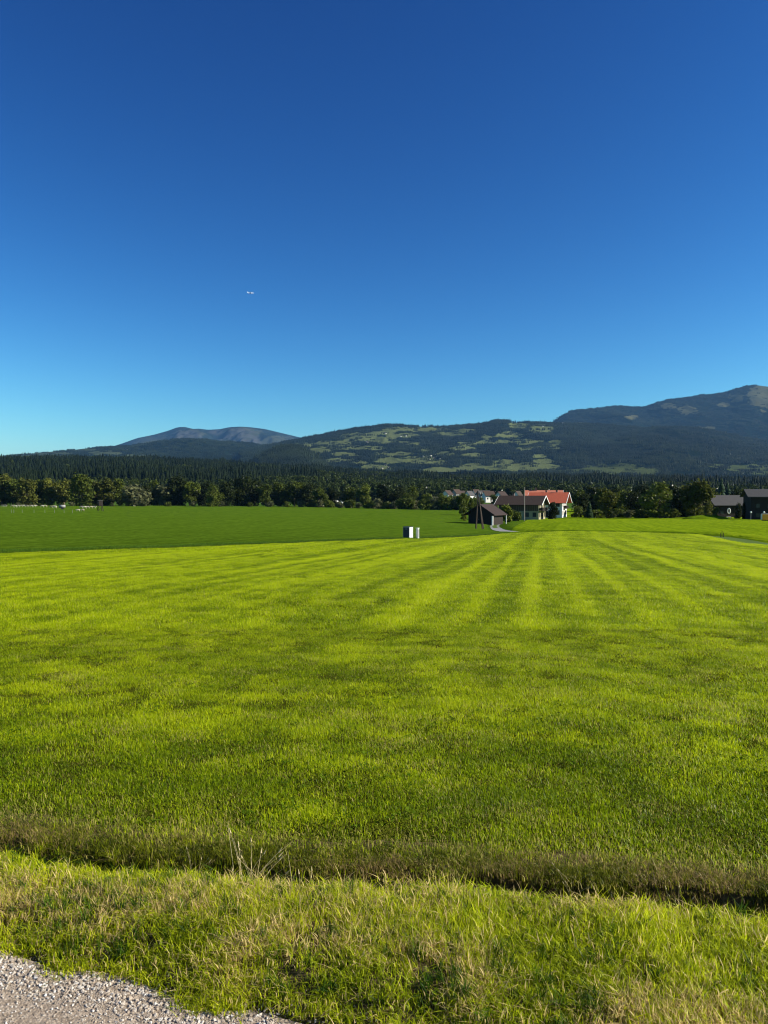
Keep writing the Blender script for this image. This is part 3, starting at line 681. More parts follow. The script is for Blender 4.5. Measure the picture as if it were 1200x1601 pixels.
for i_, (px_, h_, k_) in enumerate([(918, 11, 'bush0'), (935, 13, 'bush1'), (952, 12, 'pale0'), (968, 14, 'bush0'), (985, 13, 'pale1'), (1003, 15, 'bush1'), (1018, 14, 'bush0'), (1034, 13, 'bush1'), (1050, 15, 'bush0'), (1066, 13, 'bush1'), (1082, 13, 'bush0'), (1098, 11, 'bush1')]):
    tree(k_, px_, 262 - (i_ % 3) * 4, h_, f"{desc[k_[:-1]]} shrub, {ORD[i_]} from left in the hedge under the big dark trees", 'shrub', 'shrubs under the big trees', 'shrub', wide=1.3)
tree('fir', 1127, 560, 44, 'tall dark spruce behind the long dark barn', z=-7)
tree('fir', 1136, 575, 38, 'lower dark spruce behind the long dark barn', z=-7, wide=1.2)

# ------------------------------------------------------------------ buildings
m_white = plain('white_render', (.66, .65, .60), .9, .06, 1.5)
m_cream = plain('cream_render', (.27, .245, .155), .9, .08, 1.5)
m_greyw = plain('grey_render', (.26, .26, .25), .9, .08, 1.5)
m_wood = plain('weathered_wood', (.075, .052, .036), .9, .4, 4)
m_woodd = plain('dark_timber', (.018, .013, .010), .9, .35, 4)
m_glass = plain('window_glass', (.03, .035, .04), .15, .1, 1, spec=.5)
m_trim = plain('white_trim', (.70, .70, .68), .6, .05)
m_metal = plain('galvanised_metal', (.35, .36, .37), .5, .1, metal=.4)
def roof_mat(name, col, rows=3.2):
    M = NM(name); c = M.objc(); n = M.noise(1.4, c, 5, .7)
    wv = M.n('ShaderNodeTexWave', {'bands_direction': 'Y'}, Scale=rows, Distortion=.6, Vector=c)
    f = M.math('ADD', M.math('MULTIPLY', n, .7), M.math('MULTIPLY', wv.outputs['Fac'], .3))
    return M.surf(M.mix(f, tuple(k * .68 for k in col), tuple(min(1, k * 1.25) for k in col)), .85, M.bump(wv.outputs['Fac'], .6, .04), spec=.25)
m_rred = roof_mat('red_tiles', (.46, .105, .05)); m_rdark = roof_mat('dark_tiles', (.046, .030, .021)); m_rgrey = roof_mat('grey_sheet_roof', (.060, .058, .056)); m_rbrown = roof_mat('brown_tiles', (.036, .023, .019))
WIN = {}
def win_mesh(w_, h_, fm):
    key = (round(w_, 2), round(h_, 2), fm.name)
    if key not in WIN:
        f = MB(); t = .07
        f.box((-w_ / 2 - t / 2, 0, 0), (t, .1, h_ + 2 * t)); f.box((w_ / 2 + t / 2, 0, 0), (t, .1, h_ + 2 * t))
        f.box((0, 0, h_ / 2 + t / 2), (w_, .1, t)); f.box((0, 0, -h_ / 2 - t / 2), (w_, .14, t)); f.box((0, 0, 0), (.05, .08, h_))
        WIN[key] = (f.mesh('window', fm), MB().box((0, .005, 0), (w_, .05, h_)).mesh('pane', m_glass))
    return WIN[key]
def house(name, label, cat, loc, rz, L, W, hw, hr, wall, roofm, over=.7, wins=(), group=None, chimneys=(), doors=(), trimm=None, frame=None, upper=None, low_plinth=True):
    """long axis = local x; wins: (face, along, height, w, h), faces f/b (long sides, -y/+y), l/r (gables)"""
    r = bpy.data.objects.new(name, None); COL.objects.link(r); r.location = loc; r.rotation_euler[2] = rz; tag(r, label, cat, group)
    lx, wy = L / 2, W / 2
    mb = MB(); b = -1.2
    pts = [(-lx, -wy, b), (lx, -wy, b), (lx, wy, b), (-lx, wy, b), (-lx, -wy, hw), (lx, -wy, hw), (lx, wy, hw), (-lx, wy, hw), (-lx, 0, hr - .12), (lx, 0, hr - .12)]
    mb.poly(pts, [(3, 2, 1, 0), (0, 1, 5, 4), (2, 3, 7, 6), (1, 2, 6, 9, 5), (3, 0, 4, 8, 7), (4, 5, 9, 8), (6, 7, 8, 9)])
    part('wall', mb.mesh('wall', wall), r)
    sl = (hr - hw) / wy; e = over; t = .18
    rb = MB(); xo = lx + over
    for sg in (-1, 1):
        y0, y1 = sg * (wy + e), 0; z0, z1 = hw - sl * e, hr
        rb.poly([(-xo, y0, z0), (xo, y0, z0), (xo, y1, z1), (-xo, y1, z1), (-xo, y0, z0 + t), (xo, y0, z0 + t), (xo, y1, z1 + t), (-xo, y1, z1 + t)],
                [(0, 1, 2, 3), (4, 5, 6, 7), (0, 1, 5, 4), (1, 2, 6, 5), (3, 0, 4, 7)])
    rf = part('roof', rb.mesh('roof', roofm), r)
    if trimm:
        for gx in (-1, 1):
            tb = MB(); x0 = gx * (xo + .04)
            for sg in (-1, 1):
                y0, z0 = sg * (wy + e), hw - sl * e
                tb.poly([(x0 - .04, y0, z0 - .08), (x0 + .04, y0, z0 - .08), (x0 + .04, 0, hr - .08), (x0 - .04, 0, hr - .08), (x0 - .04, y0, z0 + .22), (x0 + .04, y0, z0 + .22), (x0 + .04, 0, hr + .22), (x0 - .04, 0, hr + .22)],
                        [(0, 1, 2, 3), (4, 5, 6, 7), (0, 1, 5, 4), (1, 2, 6, 5), (2, 3, 7, 6), (3, 0, 4, 7)])
            part('bargeboard', tb.mesh('bargeboard', trimm), r)
    for (cx, cy) in chimneys:
        z = hr - abs(cy) * sl
        k = part('chimney', MB().box((cx, cy, z + .35), (.6, .6, 1.5)).box((cx, cy, z + 1.14), (.76, .76, .1)).mesh('chimney', plain('chimney_brick', (.2, .13, .1), .9)), rf)
    for (face, al, hh, ww, wh) in wins:
        fmesh, pmesh = win_mesh(ww, wh, frame or m_trim)
        pos, rot = {'f': ((al, -wy, hh), 0), 'b': ((al, wy, hh), math.pi), 'l': ((-lx, -al, hh), -math.pi / 2), 'r': ((lx, al, hh), math.pi / 2)}[face]
        f = part('window', fmesh, r, loc=pos, rz=rot); part('pane', pmesh, f)
    for (face, al, ww, wh) in doors:
        pos, rot = {'f': ((al, -wy, wh / 2), 0), 'b': ((al, wy, wh / 2), math.pi), 'l': ((-lx, -al, wh / 2), -math.pi / 2), 'r': ((lx, al, wh / 2), math.pi / 2)}[face]
        d = part('door', MB().box((0, 0, 0), (ww, .08, wh)).mesh('door', m_woodd), r, loc=pos, rz=rot)
        part('handle', MB().box((ww * .38, -.07, 0), (.04, .05, .2)).mesh('handle', m_metal), d)
    return r
def balcony(r, x, y0, y1, z, depth, mat, face='r'):
    """timber balcony on a gable (face r: x is the wall plane)"""
    mb = MB(); L_ = y1 - y0; cy = (y0 + y1) / 2
    mb.box((x + depth / 2, cy, z), (depth, L_, .14)); b = part('balcony', mb.mesh('balcony', mat), r)
    rl = MB(); rl.box((x + depth, cy, z + .95), (.08, L_, .1)); rl.box((x + depth, cy, z + .2), (.06, L_, .08))
    n = int(L_ / .22)
    for i in range(n + 1): rl.box((x + depth, y0 + L_ * i / n, z + .5), (.03, .14, .8))
    for yy in (y0, y1): rl.box((x + depth / 2, yy, z + .9), (depth, .06, .08)); rl.box((x + depth / 2, yy, z + .5), (depth, .03, .7))
    part('railing', rl.mesh('railing', mat), b)
def g_at(px, Y, dz=0):
    X = (px - 600) / 1200. * Y; return Vector((X, Y, float(H(X, Y)) + dz))
# farmhouse with the dark roof: long side to the camera (shaded), white gable to the right
RZ = -R(24) * -1
RA = -R(24)
def gable_house_at(px_gab, Y, L, rz):   # centre so that the right gable end sits at px_gab
    g = g_at(px_gab, Y); return g - Vector((math.cos(rz) * L / 2, math.sin(rz) * L / 2, 0))
A = gable_house_at(847, 236, 12.4, RA); A.z = -6.3
fw = [('f', a, z_, 1.0, 1.2) for a in (-5.0, 2.6, 4.9) for z_ in (1.6,)]
gw = [('r', a, z_, .9, 1.2) for a in (-3.2, -1.1, 1.1, 3.2) for z_ in (1.5, 4.1)] + [('r', -.9, 6.0, .7, .8), ('r', .9, 6.0, .7, .8)]
hA = house('farmhouse', 'farmhouse with dark tiled roof, cream walls and a timber balcony on its sunlit gable', 'house', A, RA, 12.4, 9.0, 5.0, 7.2, m_cream, m_rdark, 1.2, fw + gw, trimm=m_trim, chimneys=[(-3, .8)], doors=[('f', -4, 1.2, 2.1), ('r', 0, 1.1, 2.1)], frame=m_woodd)
balcony(hA, 6.2, -4.2, 4.2, 2.75, 1.1, m_woodd)
for i_ in range(22):      # upright boards added to darken the upper storey like shade on the long side
    part('shade_board', bpy.data.meshes.get('shade_board') or MB().box((0, 0, 0), (.50, .06, 2.3)).mesh('shade_board', m_wood), hA, loc=(-5.8 + i_ * .55, -4.54, 3.85))
part('shed_front', MB().box((0, 0, 0), (4.2, .08, 2.0)).mesh('shed_front', m_woodd), hA, loc=(-1.5, -4.56, 1.2))  # added dark panel, imitates the shade low on the long wall
 
# red roofed farmhouse
RB = -R(22)
B = gable_house_at(882, 262, 10.5, RB); B.z = -6.25
fw = [('f', a, z_, 1.1, 1.4) for a in (-3.8, -1.3, 1.3, 3.8) for z_ in (1.6, 4.3)]
gw = [('r', a, z_, 1.0, 1.3) for a in (-3.6, -1.2, 1.2, 3.6) for z_ in (1.5, 4.2)] + [('r', 0, 6.3, .9, .9)]
hB = house('farmhouse', 'white farmhouse with bright red tiled roof, right of the dark roofed one', 'house', B, RB, 10.5, 10, 5.5, 8.2, m_white, m_rred, 1.6, fw + gw, trimm=m_trim, chimneys=[(-1, .6), (2.6, .4)], doors=[('f', 0, 1.2, 2.1), ('r', 2.4, 1.2, 2.2)], frame=m_woodd)
for zz_ in (2.9,): balcony(hB, 5.25, -2.2, 2.2, zz_, 1.0, m_woodd)
# barn wing behind with longer red roof to the left
Bw = g_at(850, 290); Bw.z = -6.4
house('barn', 'long barn with faded red roof reaching left behind the dark roofed farmhouse', 'barn', Bw, R(-9), 12.5, 9, 6.4, 9.2, m_wood, roof_mat('faded_red_tiles', (.50, .17, .10)), .9, [], trimm=m_trim, chimneys=[(-3, 0)], doors=[('f', 0, 3, 3)])
# wooden barn left with an open shed
Cb = g_at(759, 204); Cb.z = -6.15
hC = house('wooden_barn', 'small dark wooden barn with open lean-to behind the forked pole', 'barn', Cb, R(58), 6.6, 7.0, 2.7, 4.9, m_woodd, m_rbrown, .9, [], trimm=m_woodd, doors=[('l', -1.2, 2.0, 2.2)])
part('post', MB().tube((0, 0, -.3), (0, 0, 2.4), .22, .22, 10).mesh('post', m_white), hC, loc=Matrix.Rotation(-R(58), 3, 'Z') @ (g_at(769.5, 196) - Cb - Vector((0, 0, 0))))
part('post', MB().tube((0, 0, -.3), (0, 0, 2.2), .12, .12, 8).mesh('post', m_white), hC, loc=Matrix.Rotation(-R(58), 3, 'Z') @ (g_at(791, 198) - Cb))
# right side: long dark barn and big dark house with the grey roof
D = g_at(1138, 262); D.z = -6.4
hD = house('barn', 'long low dark barn with grey roof beyond the small grassy mound', 'barn', D, R(4), 13.5, 9, 4.6, 7.4, m_woodd, m_rgrey, .9, [('f', a, 1.7, 1.0, 1.0) for a in (-4.5, -2, 4.5)], doors=[('f', 1.5, 2.2, 2.2)], frame=m_wood)
E = g_at(1203, 222) + Vector((4.2, 3.5, 0)); E.z = -6.05
hE = house('house', 'big dark timber house with grey roof cut by the right edge', 'house', E, R(-14), 17, 10, 7.0, 8.9, m_woodd, m_rgrey, .9, [('f', a, z_, 1.0, 1.1) for a in (-6.5, -3.5, -.5, 2.5) for z_ in (1.5, 4.2)], doors=[('f', -5, 1.2, 2.1)], frame=m_woodd)
# white oval wreath sign and bench in front of the barn, lamps
s_ = add('garden_arch', None, loc=g_at(1139, 243)); tag(s_, 'small white oval arch standing in front of the long dark barn', 'arch')
mb = MB(); N_ = 18
for i in range(N_):
    a0, a1 = 2 * math.pi * i / N_, 2 * math.pi * (i + 1) / N_
    mb.tube((.42 * math.cos(a0), 0, 2.3 + .8 * math.sin(a0)), (.42 * math.cos(a1), 0, 2.3 + .8 * math.sin(a1)), .16, .16, 6)
part('ring', mb.mesh('ring', m_white), s_); part('stem', MB().tube((0, 0, 0), (0, 0, 1.5), .05).mesh('stem', m_wood), s_)
bn_ = add('bench', None, loc=g_at(1139, 238)); tag(bn_, 'low white bench below the white oval arch', 'bench')
part('seat', MB().box((0, 0, .5), (1.3, .5, .12)).mesh('seat', m_white), bn_)
for sx in (-.5, .5): part('leg', MB().box((sx, 0, .22), (.1, .4, .44)).mesh('leg', m_white), bn_)
for px_, lb in ((1173.5, 'left round white garden lamp in front of the big dark house'), (1194, 'right round white garden lamp above the orange box')):
    l_ = add('garden_lamp', None, loc=g_at(px_, 212)); tag(l_, lb, 'lamp', 'garden lamps by the dark house')
    part('post', MB().tube((0, 0, 0), (0, 0, 1.9), .04).mesh('post', m_metal), l_)
    bm = bmesh.new(); bmesh.ops.create_icosphere(bm, subdivisions=2, radius=.27, matrix=Matrix.Translation((0, 0, 2.15))); me = bpy.data.meshes.new('globe'); bm.to_mesh(me); bm.free(); me.materials.append(m_white)
    part('globe', me, l_)
oc = add('orange_container', None, loc=g_at(1196, 205, -.05), rz=R(-12)); tag(oc, 'bright orange box container with white end at the right edge', 'container')
part('body', MB().box((0, 0, 1.05), (1.7, 1.2, 1.5)).mesh('body', plain('orange_paint', (.85, .32, .02), .5, .05)), oc)
part('panel', MB().box((-.93, 0, 1.05), (.12, 1.1, 1.45)).mesh('panel', m_white), oc)
part('lid', MB().box((0, 0, 1.84), (1.8, 1.26, .08)).mesh('lid', m_white), oc)
part('skid', MB().box((0, -.4, .15), (1.7, .15, .3)).box((0, .4, .15), (1.7, .15, .3)).mesh('skid', m_woodd), oc)
# grassy mound
xx = np.linspace(-1, 1, 41); GX, GYY = np.meshgrid(xx, xx); rad = np.hypot(GX, GYY)
mc = g_at(1103, 226); Xm = mc.x + GX * 7.0; Ym = mc.y + GYY * 4
Zm = H(Xm, Ym) - .1 + 1.25 * np.clip(1 - rad ** 2.2, 0, 1) ** .7 + .15 * (fbm(Xm * 1.2, Ym * 1.2, 3, 3) - .5) * (rad < 1)
add('mound', mesh_np('mound', np.stack([Xm, Ym, Zm], -1).reshape(-1, 3), grid_faces(41, 41), [m_meadow], {'tint': np.clip(fbm(Xm * .8, Ym * .8, 3, 8), 0, 1).ravel() * .6}, True), kind='structure')
# village behind the pasture
vill = [(699, 770, 560, 9, m_white, m_rdark, 'white village house farthest left, half hidden by trees'), (713, 768, 575, 8, m_greyw, m_rdark, 'dark roofed village house second from the left'), (722, 770, 590, 7, m_cream, m_rbrown, 'cream village house right of the dark roofed one'),
        (733, 771, 560, 8, m_white, m_rgrey, 'white gabled village house left of the forked pole'), (743.5, 768, 580, 6, m_white, m_rdark, 'small white village house just left of the forked pole'), (756, 771, 540, 11, m_greyw, m_rgrey, 'pale grey village house right of the forked pole'),
        (763, 772, 530, 9, m_white, m_rdark, 'white gabled village house above the wooden barn roof'), (783, 773, 520, 9, m_white, m_rbrown, 'white village house above the bright bush'), (809, 771, 560, 7, m_white, m_rdark, 'small white village house behind the dark farmhouse roof')]
for i, (px, py, Y, L, wm, rm, lb) in enumerate(vill):
    base = P(px, py + 11, Y)
    rz = R(random.uniform(15, 60))
    L *= .8
    house('village_house', lb, 'house', base, rz, L, L * .72, 4.0, 6.6, wm, rm, .7, [('r', a, z_, .9, 1.1) for a in (-1.6, 1.6) for z_ in (1.4, 3.4)] + [('f', a, 1.6, .9, 1.1) for a in (-2, 2)], 'village houses behind the pasture', frame=m_woodd)
for i, (px, Y, hp, k) in enumerate([(690, 470, 22, 'green0'), (704, 460, 20, 'green2'), (716, 440, 21, 'green3'), (728, 450, 19, 'olive0'), (741, 430, 20, 'green1'), (751, 450, 17, 'green2'), (772, 400, 24, 'green0'), (799, 330, 26, 'green1')]):
    tree(k, px, Y, hp, f"leafy tree among the village houses, {ORD[i]} from the left in its group", group='trees in front of the village houses', z=float(H((px-600)/1200*Y, Y)), wide=1.2)
for px, py, Y, lb in ((501, 782, 560, 'tiny white shed at the left of the low hedge'), (524, 784, 540, 'tiny white roofed hut standing behind the low hedge'), (537, 783, 545, 'tiny pale shed right of the white roofed hut')):
    house('shed', lb, 'shed', P(px, py + 4, Y), R(20), 3.2, 2.5, 1.6, 2.4, m_white, m_white if 'hut' in lb else m_rdark, .3, doors=[('f', 0, .9, 1.5)])
# tiny farms on the hills
def hill_at(h, px, py):
    d = (h['px'] - px) ** 2 + (h['py'] - py) ** 2; d[h['rows']:] = 1e9
    i = np.unravel_index(np.argmin(d), d.shape); return Vector((h['X'][i], h['Y'][i], h['Z'][i] - .5))
me_hw = {}
def hill_house(h, px, py, sz, label, group, wm=None, rm=None):
    r = bpy.data.objects.new('hill_farm', None); COL.objects.link(r); r.location = hill_at(h, px, py); r.rotation_euler[2] = R(random.uniform(10, 70)); r.scale = (sz, sz, sz); tag(r, label, 'farmhouse', group)
    if not me_hw:
        me_hw['w'] = MB().poly([(-9, -6, -6), (9, -6, -6), (9, 6, -6), (-9, 6, -6), (-9, -6, 7), (9, -6, 7), (9, 6, 7), (-9, 6, 7), (-9, 0, 11), (9, 0, 11)], [(0, 1, 5, 4), (2, 3, 7, 6), (1, 2, 6, 9, 5), (3, 0, 4, 8, 7)]).mesh('wall', m_white)
        me_hw['r'] = MB().poly([(-10.5, -8, 6.2), (10.5, -8, 6.2), (10.5, 0, 11.6), (-10.5, 0, 11.6), (10.5, 8, 6.2), (-10.5, 8, 6.2), (-10.5, 0, 10.9), (10.5, 0, 10.9)], [(0, 1, 2, 3), (2, 4, 5, 3), (0, 1, 7, 6), (4, 5, 6, 7)]).mesh('roof', m_rbrown)
    part('wall', me_hw['w'], r); part('roof', me_hw['r'], r)
for px, py, s, lb in ((602, 678, 1.1, 'white farm high on the middle hill, at the top of its upper meadow'), (627, 683, .9, 'left farm of the pair right of the upper meadow on the middle hill'), (635, 682, .9, 'right farm of the pair right of the upper meadow on the middle hill'),
                      (573, 692, 1.2, 'white farm left on the middle hill below the upper meadow'), (565, 693, .8, 'small barn beside the white farm left on the middle hill'), (880, 660, 1, 'farm near the crest at the right end of the middle hill'),
                      (664, 666, .9, 'small farm on the crest meadow of the middle hill'), (847, 667, .9, 'small farm under the crest right on the middle hill'), (858, 697, .9, 'small farm low on the right slope of the middle hill')):
    hill_house(h_mid, px, py, s * .75, lb, 'farms on the middle hill')
for px, py in ((662, 714), (668, 716), (673, 713), (677, 717), (683, 715), (688, 718), (680, 711), (671, 719), (602, 728), (608, 731), (598, 732)):
    hill_house(h_mid, px, py, random.uniform(.45, .7), 'tiny house in the hamlet low on the middle hill' if px > 650 else 'tiny house in the hamlet below the lower meadow of the middle hill', 'hamlet houses on the middle hill')
hill_house(h_dark, 200, 704, .6, 'white farm on the left slope below the distant mountain', 'farms on the dark ridge')

# ------------------------------------------------------------------ poles, cabinet, posts
m_pole = plain('tarred_pole_wood', (.05, .036, .026), .9, .4, 3)
pl = add('electricity_pole', None, loc=P(749, 828, 165)); pl.location.z = float(H(pl.location.x, 165)); tag(pl, 'forked dark wooden electricity pole with a slanting strut and crossarm', 'pole')
g0 = Vector((-.75, 0, -.3)); g1 = Vector((.95, .3, -.3))
part('pole', MB().tube(g0, (-.35, 0, 7.9), .17, .13).mesh('pole', m_pole), pl)
part('strut', MB().tube(g1, (-.15, .1, 6.9), .16, .12).mesh('strut', m_pole), pl)
part('strut', MB().tube((.55, -.9, -.3), (-.05, -.15, 6.2), .13, .10).mesh('strut', m_pole), pl)
ca = part('crossarm', MB().box((-.1, 0, 7.45), (1.7, .14, .16)).box((0, .05, 5.0), (.9, .12, .14)).mesh('crossarm', m_pole), pl)
for sx in (-.8, -.35, .15, .6): part('insulator', MB().tube((sx, 0, 7.53), (sx, 0, 7.75), .07, .05).mesh('insulator', m_white), ca)
p2 = add('utility_pole', None, loc=g_at(819.5, 222)); tag(p2, 'thin pale upright utility pole in front of the dark roofed farmhouse', 'pole')
part('pole', MB().tube((0, 0, -.3), (0, 0, 9.7), .15, .10).mesh('pole', plain('pale_pole_wood', (.22, .2, .17), .9)), p2)
part('crossarm', MB().box((0, 0, 9.2), (1.1, .1, .1)).mesh('crossarm', m_pole), p2)
# electricity cabinet at the meadow border
cb = add('utility_cabinet', None, loc=g_at(637.5, 77.2), rz=R(52)); tag(cb, 'white utility cabinet with one side coloured dark as shade at the border of the bright meadow', 'cabinet')
m_cab = plain('cabinet_white', (.66, .67, .66), .45, .12, 6); m_cabd = plain('cabinet_dark', (.03, .03, .035), .5, .1)
part('body', MB().box((0, 0, .62), (.62, .8, 1.12)).mesh('body', m_cab, bevel=.01), cb)
part('roof', MB().box((0, 0, 1.20), (.7, .88, .05)).mesh('roof', m_cabd), cb)
part('base', MB().box((0, 0, .0), (.64, .82, .16)).mesh('base', m_greyw), cb)
part('door', MB().box((-.005, -.408, .62), (.54, .02, 1.0)).mesh('door', m_cab), cb)
part('door', MB().box((-.318, 0, .62), (.02, .72, 1.04)).mesh('door', m_cabd), cb)['label'] = 'side panel darkened to imitate shade'  # dark colour stands in for shade on the cabinet's left side
part('handle', MB().box((.2, -.43, .65), (.03, .03, .14)).mesh('handle', m_metal), cb)
for k_ in range(3): part('vent', MB().box((0, 0, 0), (.012, .34, .02)).mesh('vent', m_greyw), cb, loc=(-.33, 0, .95 + .05 * k_))
for k_ in range(3): part('vent', MB().box((0, 0, 0), (.26, .012, .02)).mesh('vent', m_cabd), cb, loc=(-.05, -.422, .98 + .05 * k_))
cs_ = add('distribution_pillar', None, loc=g_at(652.5, 77.6), rz=R(45)); tag(cs_, 'slim grey green distribution pillar right of the white cabinet', 'cabinet')
m_pil = plain('pillar_grey_green', (.50, .56, .48), .6, .05)
part('body', MB().box((0, 0, .52), (.24, .24, 1.06)).mesh('body', m_pil, bevel=.01), cs_); part('cap', MB().box((0, 0, 1.08), (.3, .3, .05)).mesh('cap', m_pil), cs_)
part('door', MB().box((0, -.125, .55), (.19, .012, .8)).mesh('door', m_greyw), cs_)
for px_, hh, lb in ((1126.5, .55, 'shortest dark stake, left one of three by the track on the right'), (1128.6, .8, 'tallest dark stake, middle one of three by the track on the right'), (1131, .6, 'right dark stake of three by the track on the right')):
    tag(add('stake', MB().box((0, 0, hh / 2 - .1), (.06, .06, hh + .2), taper=.8).mesh('stake', m_pole), loc=g_at(px_, 95)), lb, 'stake', 'stakes by the track')
# hunting hide
hd_ = add('hunting_hide', None, loc=g_at(156.5, 300), rz=R(38)); tag(hd_, 'dark raised hunting hide on stilts alone in the far pasture', 'hunting hide')
part('cabin', MB().box((0, 0, 3.1), (1.5, 1.5, 1.9)).mesh('cabin', m_woodd), hd_)
rfm = MB().box((0, 0, 4.14), (1.8, 1.8, .1), rot=Matrix.Rotation(.08, 3, 'X')); part('roof', rfm.mesh('roof', m_rgrey), hd_)
part('side_panel', MB().box((.77, 0, 3.1), (.04, 1.3, 1.7)).mesh('side_panel', m_greyw), hd_)
part('window', MB().box((-.77, 0, 3.45), (.04, .9, .35)).mesh('window', m_glass), hd_)
for sx in (-1, 1):
    for sy in (-1, 1): part('leg', MB().tube((sx * .95, sy * .95, -.2), (sx * .68, sy * .68, 2.2), .09, .08).mesh('leg', m_woodd), hd_)
part('brace', MB().tube((-.9, -.9, .4), (.75, -.75, 1.8), .05).tube((-.9, .9, .4), (-.75, -.75, 1.8), .05).mesh('brace', m_woodd), hd_)
ld = MB(); ld.tube((.85, -.25, 0), (.8, -.25, 2.3), .04).tube((1.3, .25, 0), (.8, .25, 2.3), .04)
for k in range(6): ld.tube((1.2 - .07 * k, -.25, .3 + .33 * k), (1.2 - .07 * k, .25, .3 + .33 * k), .025)
part('ladder', ld.mesh('ladder', m_wood), hd_)
# water trailer
wt = add('water_trailer', None, loc=g_at(97, 345), rz=R(10)); tag(wt, 'grey water tank trailer standing among the pale cattle', 'trailer')
part('tank', MB().tube((-1.3, 0, 1.35), (1.3, 0, 1.35), .62, .62, 14).mesh('tank', m_greyw, True), wt)
part('frame', MB().box((0, 0, .68), (3.0, 1.0, .14)).box((-2.0, 0, .62), (1.4, .12, .12)).mesh('frame', m_woodd), wt)
for sy in (-.65, .65): part('wheel', MB().tube((.1, sy - .1, .42), (.1, sy + .1, .42), .42, .42, 16).mesh('wheel', m_cabd), wt)
# electric fence posts
first = None
fp = [(17.5, 'left post of the close pair'), (21.5, 'right post of the close pair'), (34.5, 'third'), (53, 'fourth'), (70, 'fifth'), (85, 'sixth'), (100, 'seventh'), (113, 'eighth')]
for px_, nm in fp:
    lb = f'white fence post in the far pasture, {nm}' + ('' if 'pair' in nm else ' from the left')
    me = bpy.data.meshes.get('fence_post') or MB().box((0, 0, .5), (.07, .07, 1.2), taper=.7).mesh('fence_post', m_greyw)
    tag(add('fence_post', me, loc=g_at(px_, 262)), lb, 'fence post', 'white fence posts in the far pasture')

# ------------------------------------------------------------------ cattle
def cow_mesh():
    js = {'pel': ((-.75, 0, 1.15), .34), 'bel': ((0, 0, 1.06), .42), 'che': ((.7, 0, 1.12), .36), 'nek': ((1.08, 0, 1.18), .20), 'hed': ((1.42, 0, 1.12), .15), 'muz': ((1.72, 0, .92), .09),
          'tl0': ((-1.05, 0, 1.3), .06), 'tl1': ((-1.15, 0, .75), .035)}
    ed = [('pel', 'bel'), ('bel', 'che'), ('che', 'nek'), ('nek', 'hed'), ('hed', 'muz'), ('pel', 'tl0'), ('tl0', 'tl1')]
    for sy, q in ((-.22, 'a'), (.22, 'b')):
        js['fk' + q] = ((.72, sy, .55), .10); js['ff' + q] = ((.70, sy, .03), .07); js['hk' + q] = ((-.62, sy, .72), .14); js['hh' + q] = ((-.86, sy, .48), .08); js['hf' + q] = ((-.80, sy, .03), .07)
        js['er' + q] = ((1.33, sy * 1.1, 1.26), .04)
        ed += [('che', 'fk' + q), ('fk' + q, 'ff' + q), ('pel', 'hk' + q), ('hk' + q, 'hh' + q), ('hh' + q, 'hf' + q), ('hed', 'er' + q)]
    names = list(js); me = bpy.data.meshes.new('cow'); me.from_pydata([js[n_][0] for n_ in names], [(names.index(a), names.index(b)) for a, b in ed], [])
    o = bpy.data.objects.new('cow_build', me); COL.objects.link(o)
    o.modifiers.new('skin', 'SKIN')
    for i, n_ in enumerate(names):
        r_ = js[n_][1]; me.skin_vertices[0].data[i].radius = (r_, r_); me.skin_vertices[0].data[i].use_root = (i == 0)
    ss = o.modifiers.new('sub', 'SUBSURF'); ss.levels = 1; ss.render_levels = 1
    dg = bpy.context.evaluated_depsgraph_get(); out = bpy.data.meshes.new_from_object(o.evaluated_get(dg))
    bpy.data.objects.remove(o); out.name = 'cow'
    for p_ in out.polygons: p_.use_smooth = True
    return out
cow0 = cow_mesh(); cow_mats = [plain('cow_cream', (.30, .27, .17), .8, .06), plain('cow_white', (.40, .37, .27), .8, .05), plain('cow_dark', (.10, .06, .04), .8, .1)]
cow_me = []
for m_ in cow_mats:
    c = cow0.copy(); c.materials.clear(); c.materials.append(m_); cow_me.append(c)
cows = [(3, 410, 0), (8, 414, 1), (19, 405, 0), (24, 392, 1), (29, 404, 1), (37, 408, 1), (42, 403, 0), (49, 406, 1), (54, 404, 1), (66, 400, 1), (71, 402, 0), (80, 375, 0), (86, 372, 1), (84, 384, 0), (122, 296, 1), (129, 298, 0), (127, 372, 1), (132, 370, 1), (137, 372, 1), (142, 371, 0), (147, 373, 1)]
for i, (px_, Y_, c_) in enumerate(cows):
    if 120 < px_ < 130 and Y_ < 320: lb = 'small white cow nearest the hunting hide, ' + ('left' if px_ < 125 else 'right') + ' of two in front'
    elif px_ > 125: lb = f"pale cow, {['first','second','third','fourth','last'][i-16]} from the left in the tight row beside the hunting hide"
    else: lb = f"pale cow in the far pasture, {ORD[sorted([c[0] for c in cows[:14]]).index(px_)]} from the left edge"
    g_ = g_at(px_, Y_); k_ = .62 if Y_ < 320 else .85
    o = add('cow', cow_me[c_], loc=g_, rz=random.choice([R(8), R(-10), R(172), R(190)]) + random.uniform(-.2, .2)); o.scale = (k_, k_, k_)
    tag(o, lb, 'cow', 'pale cattle in the far pasture')

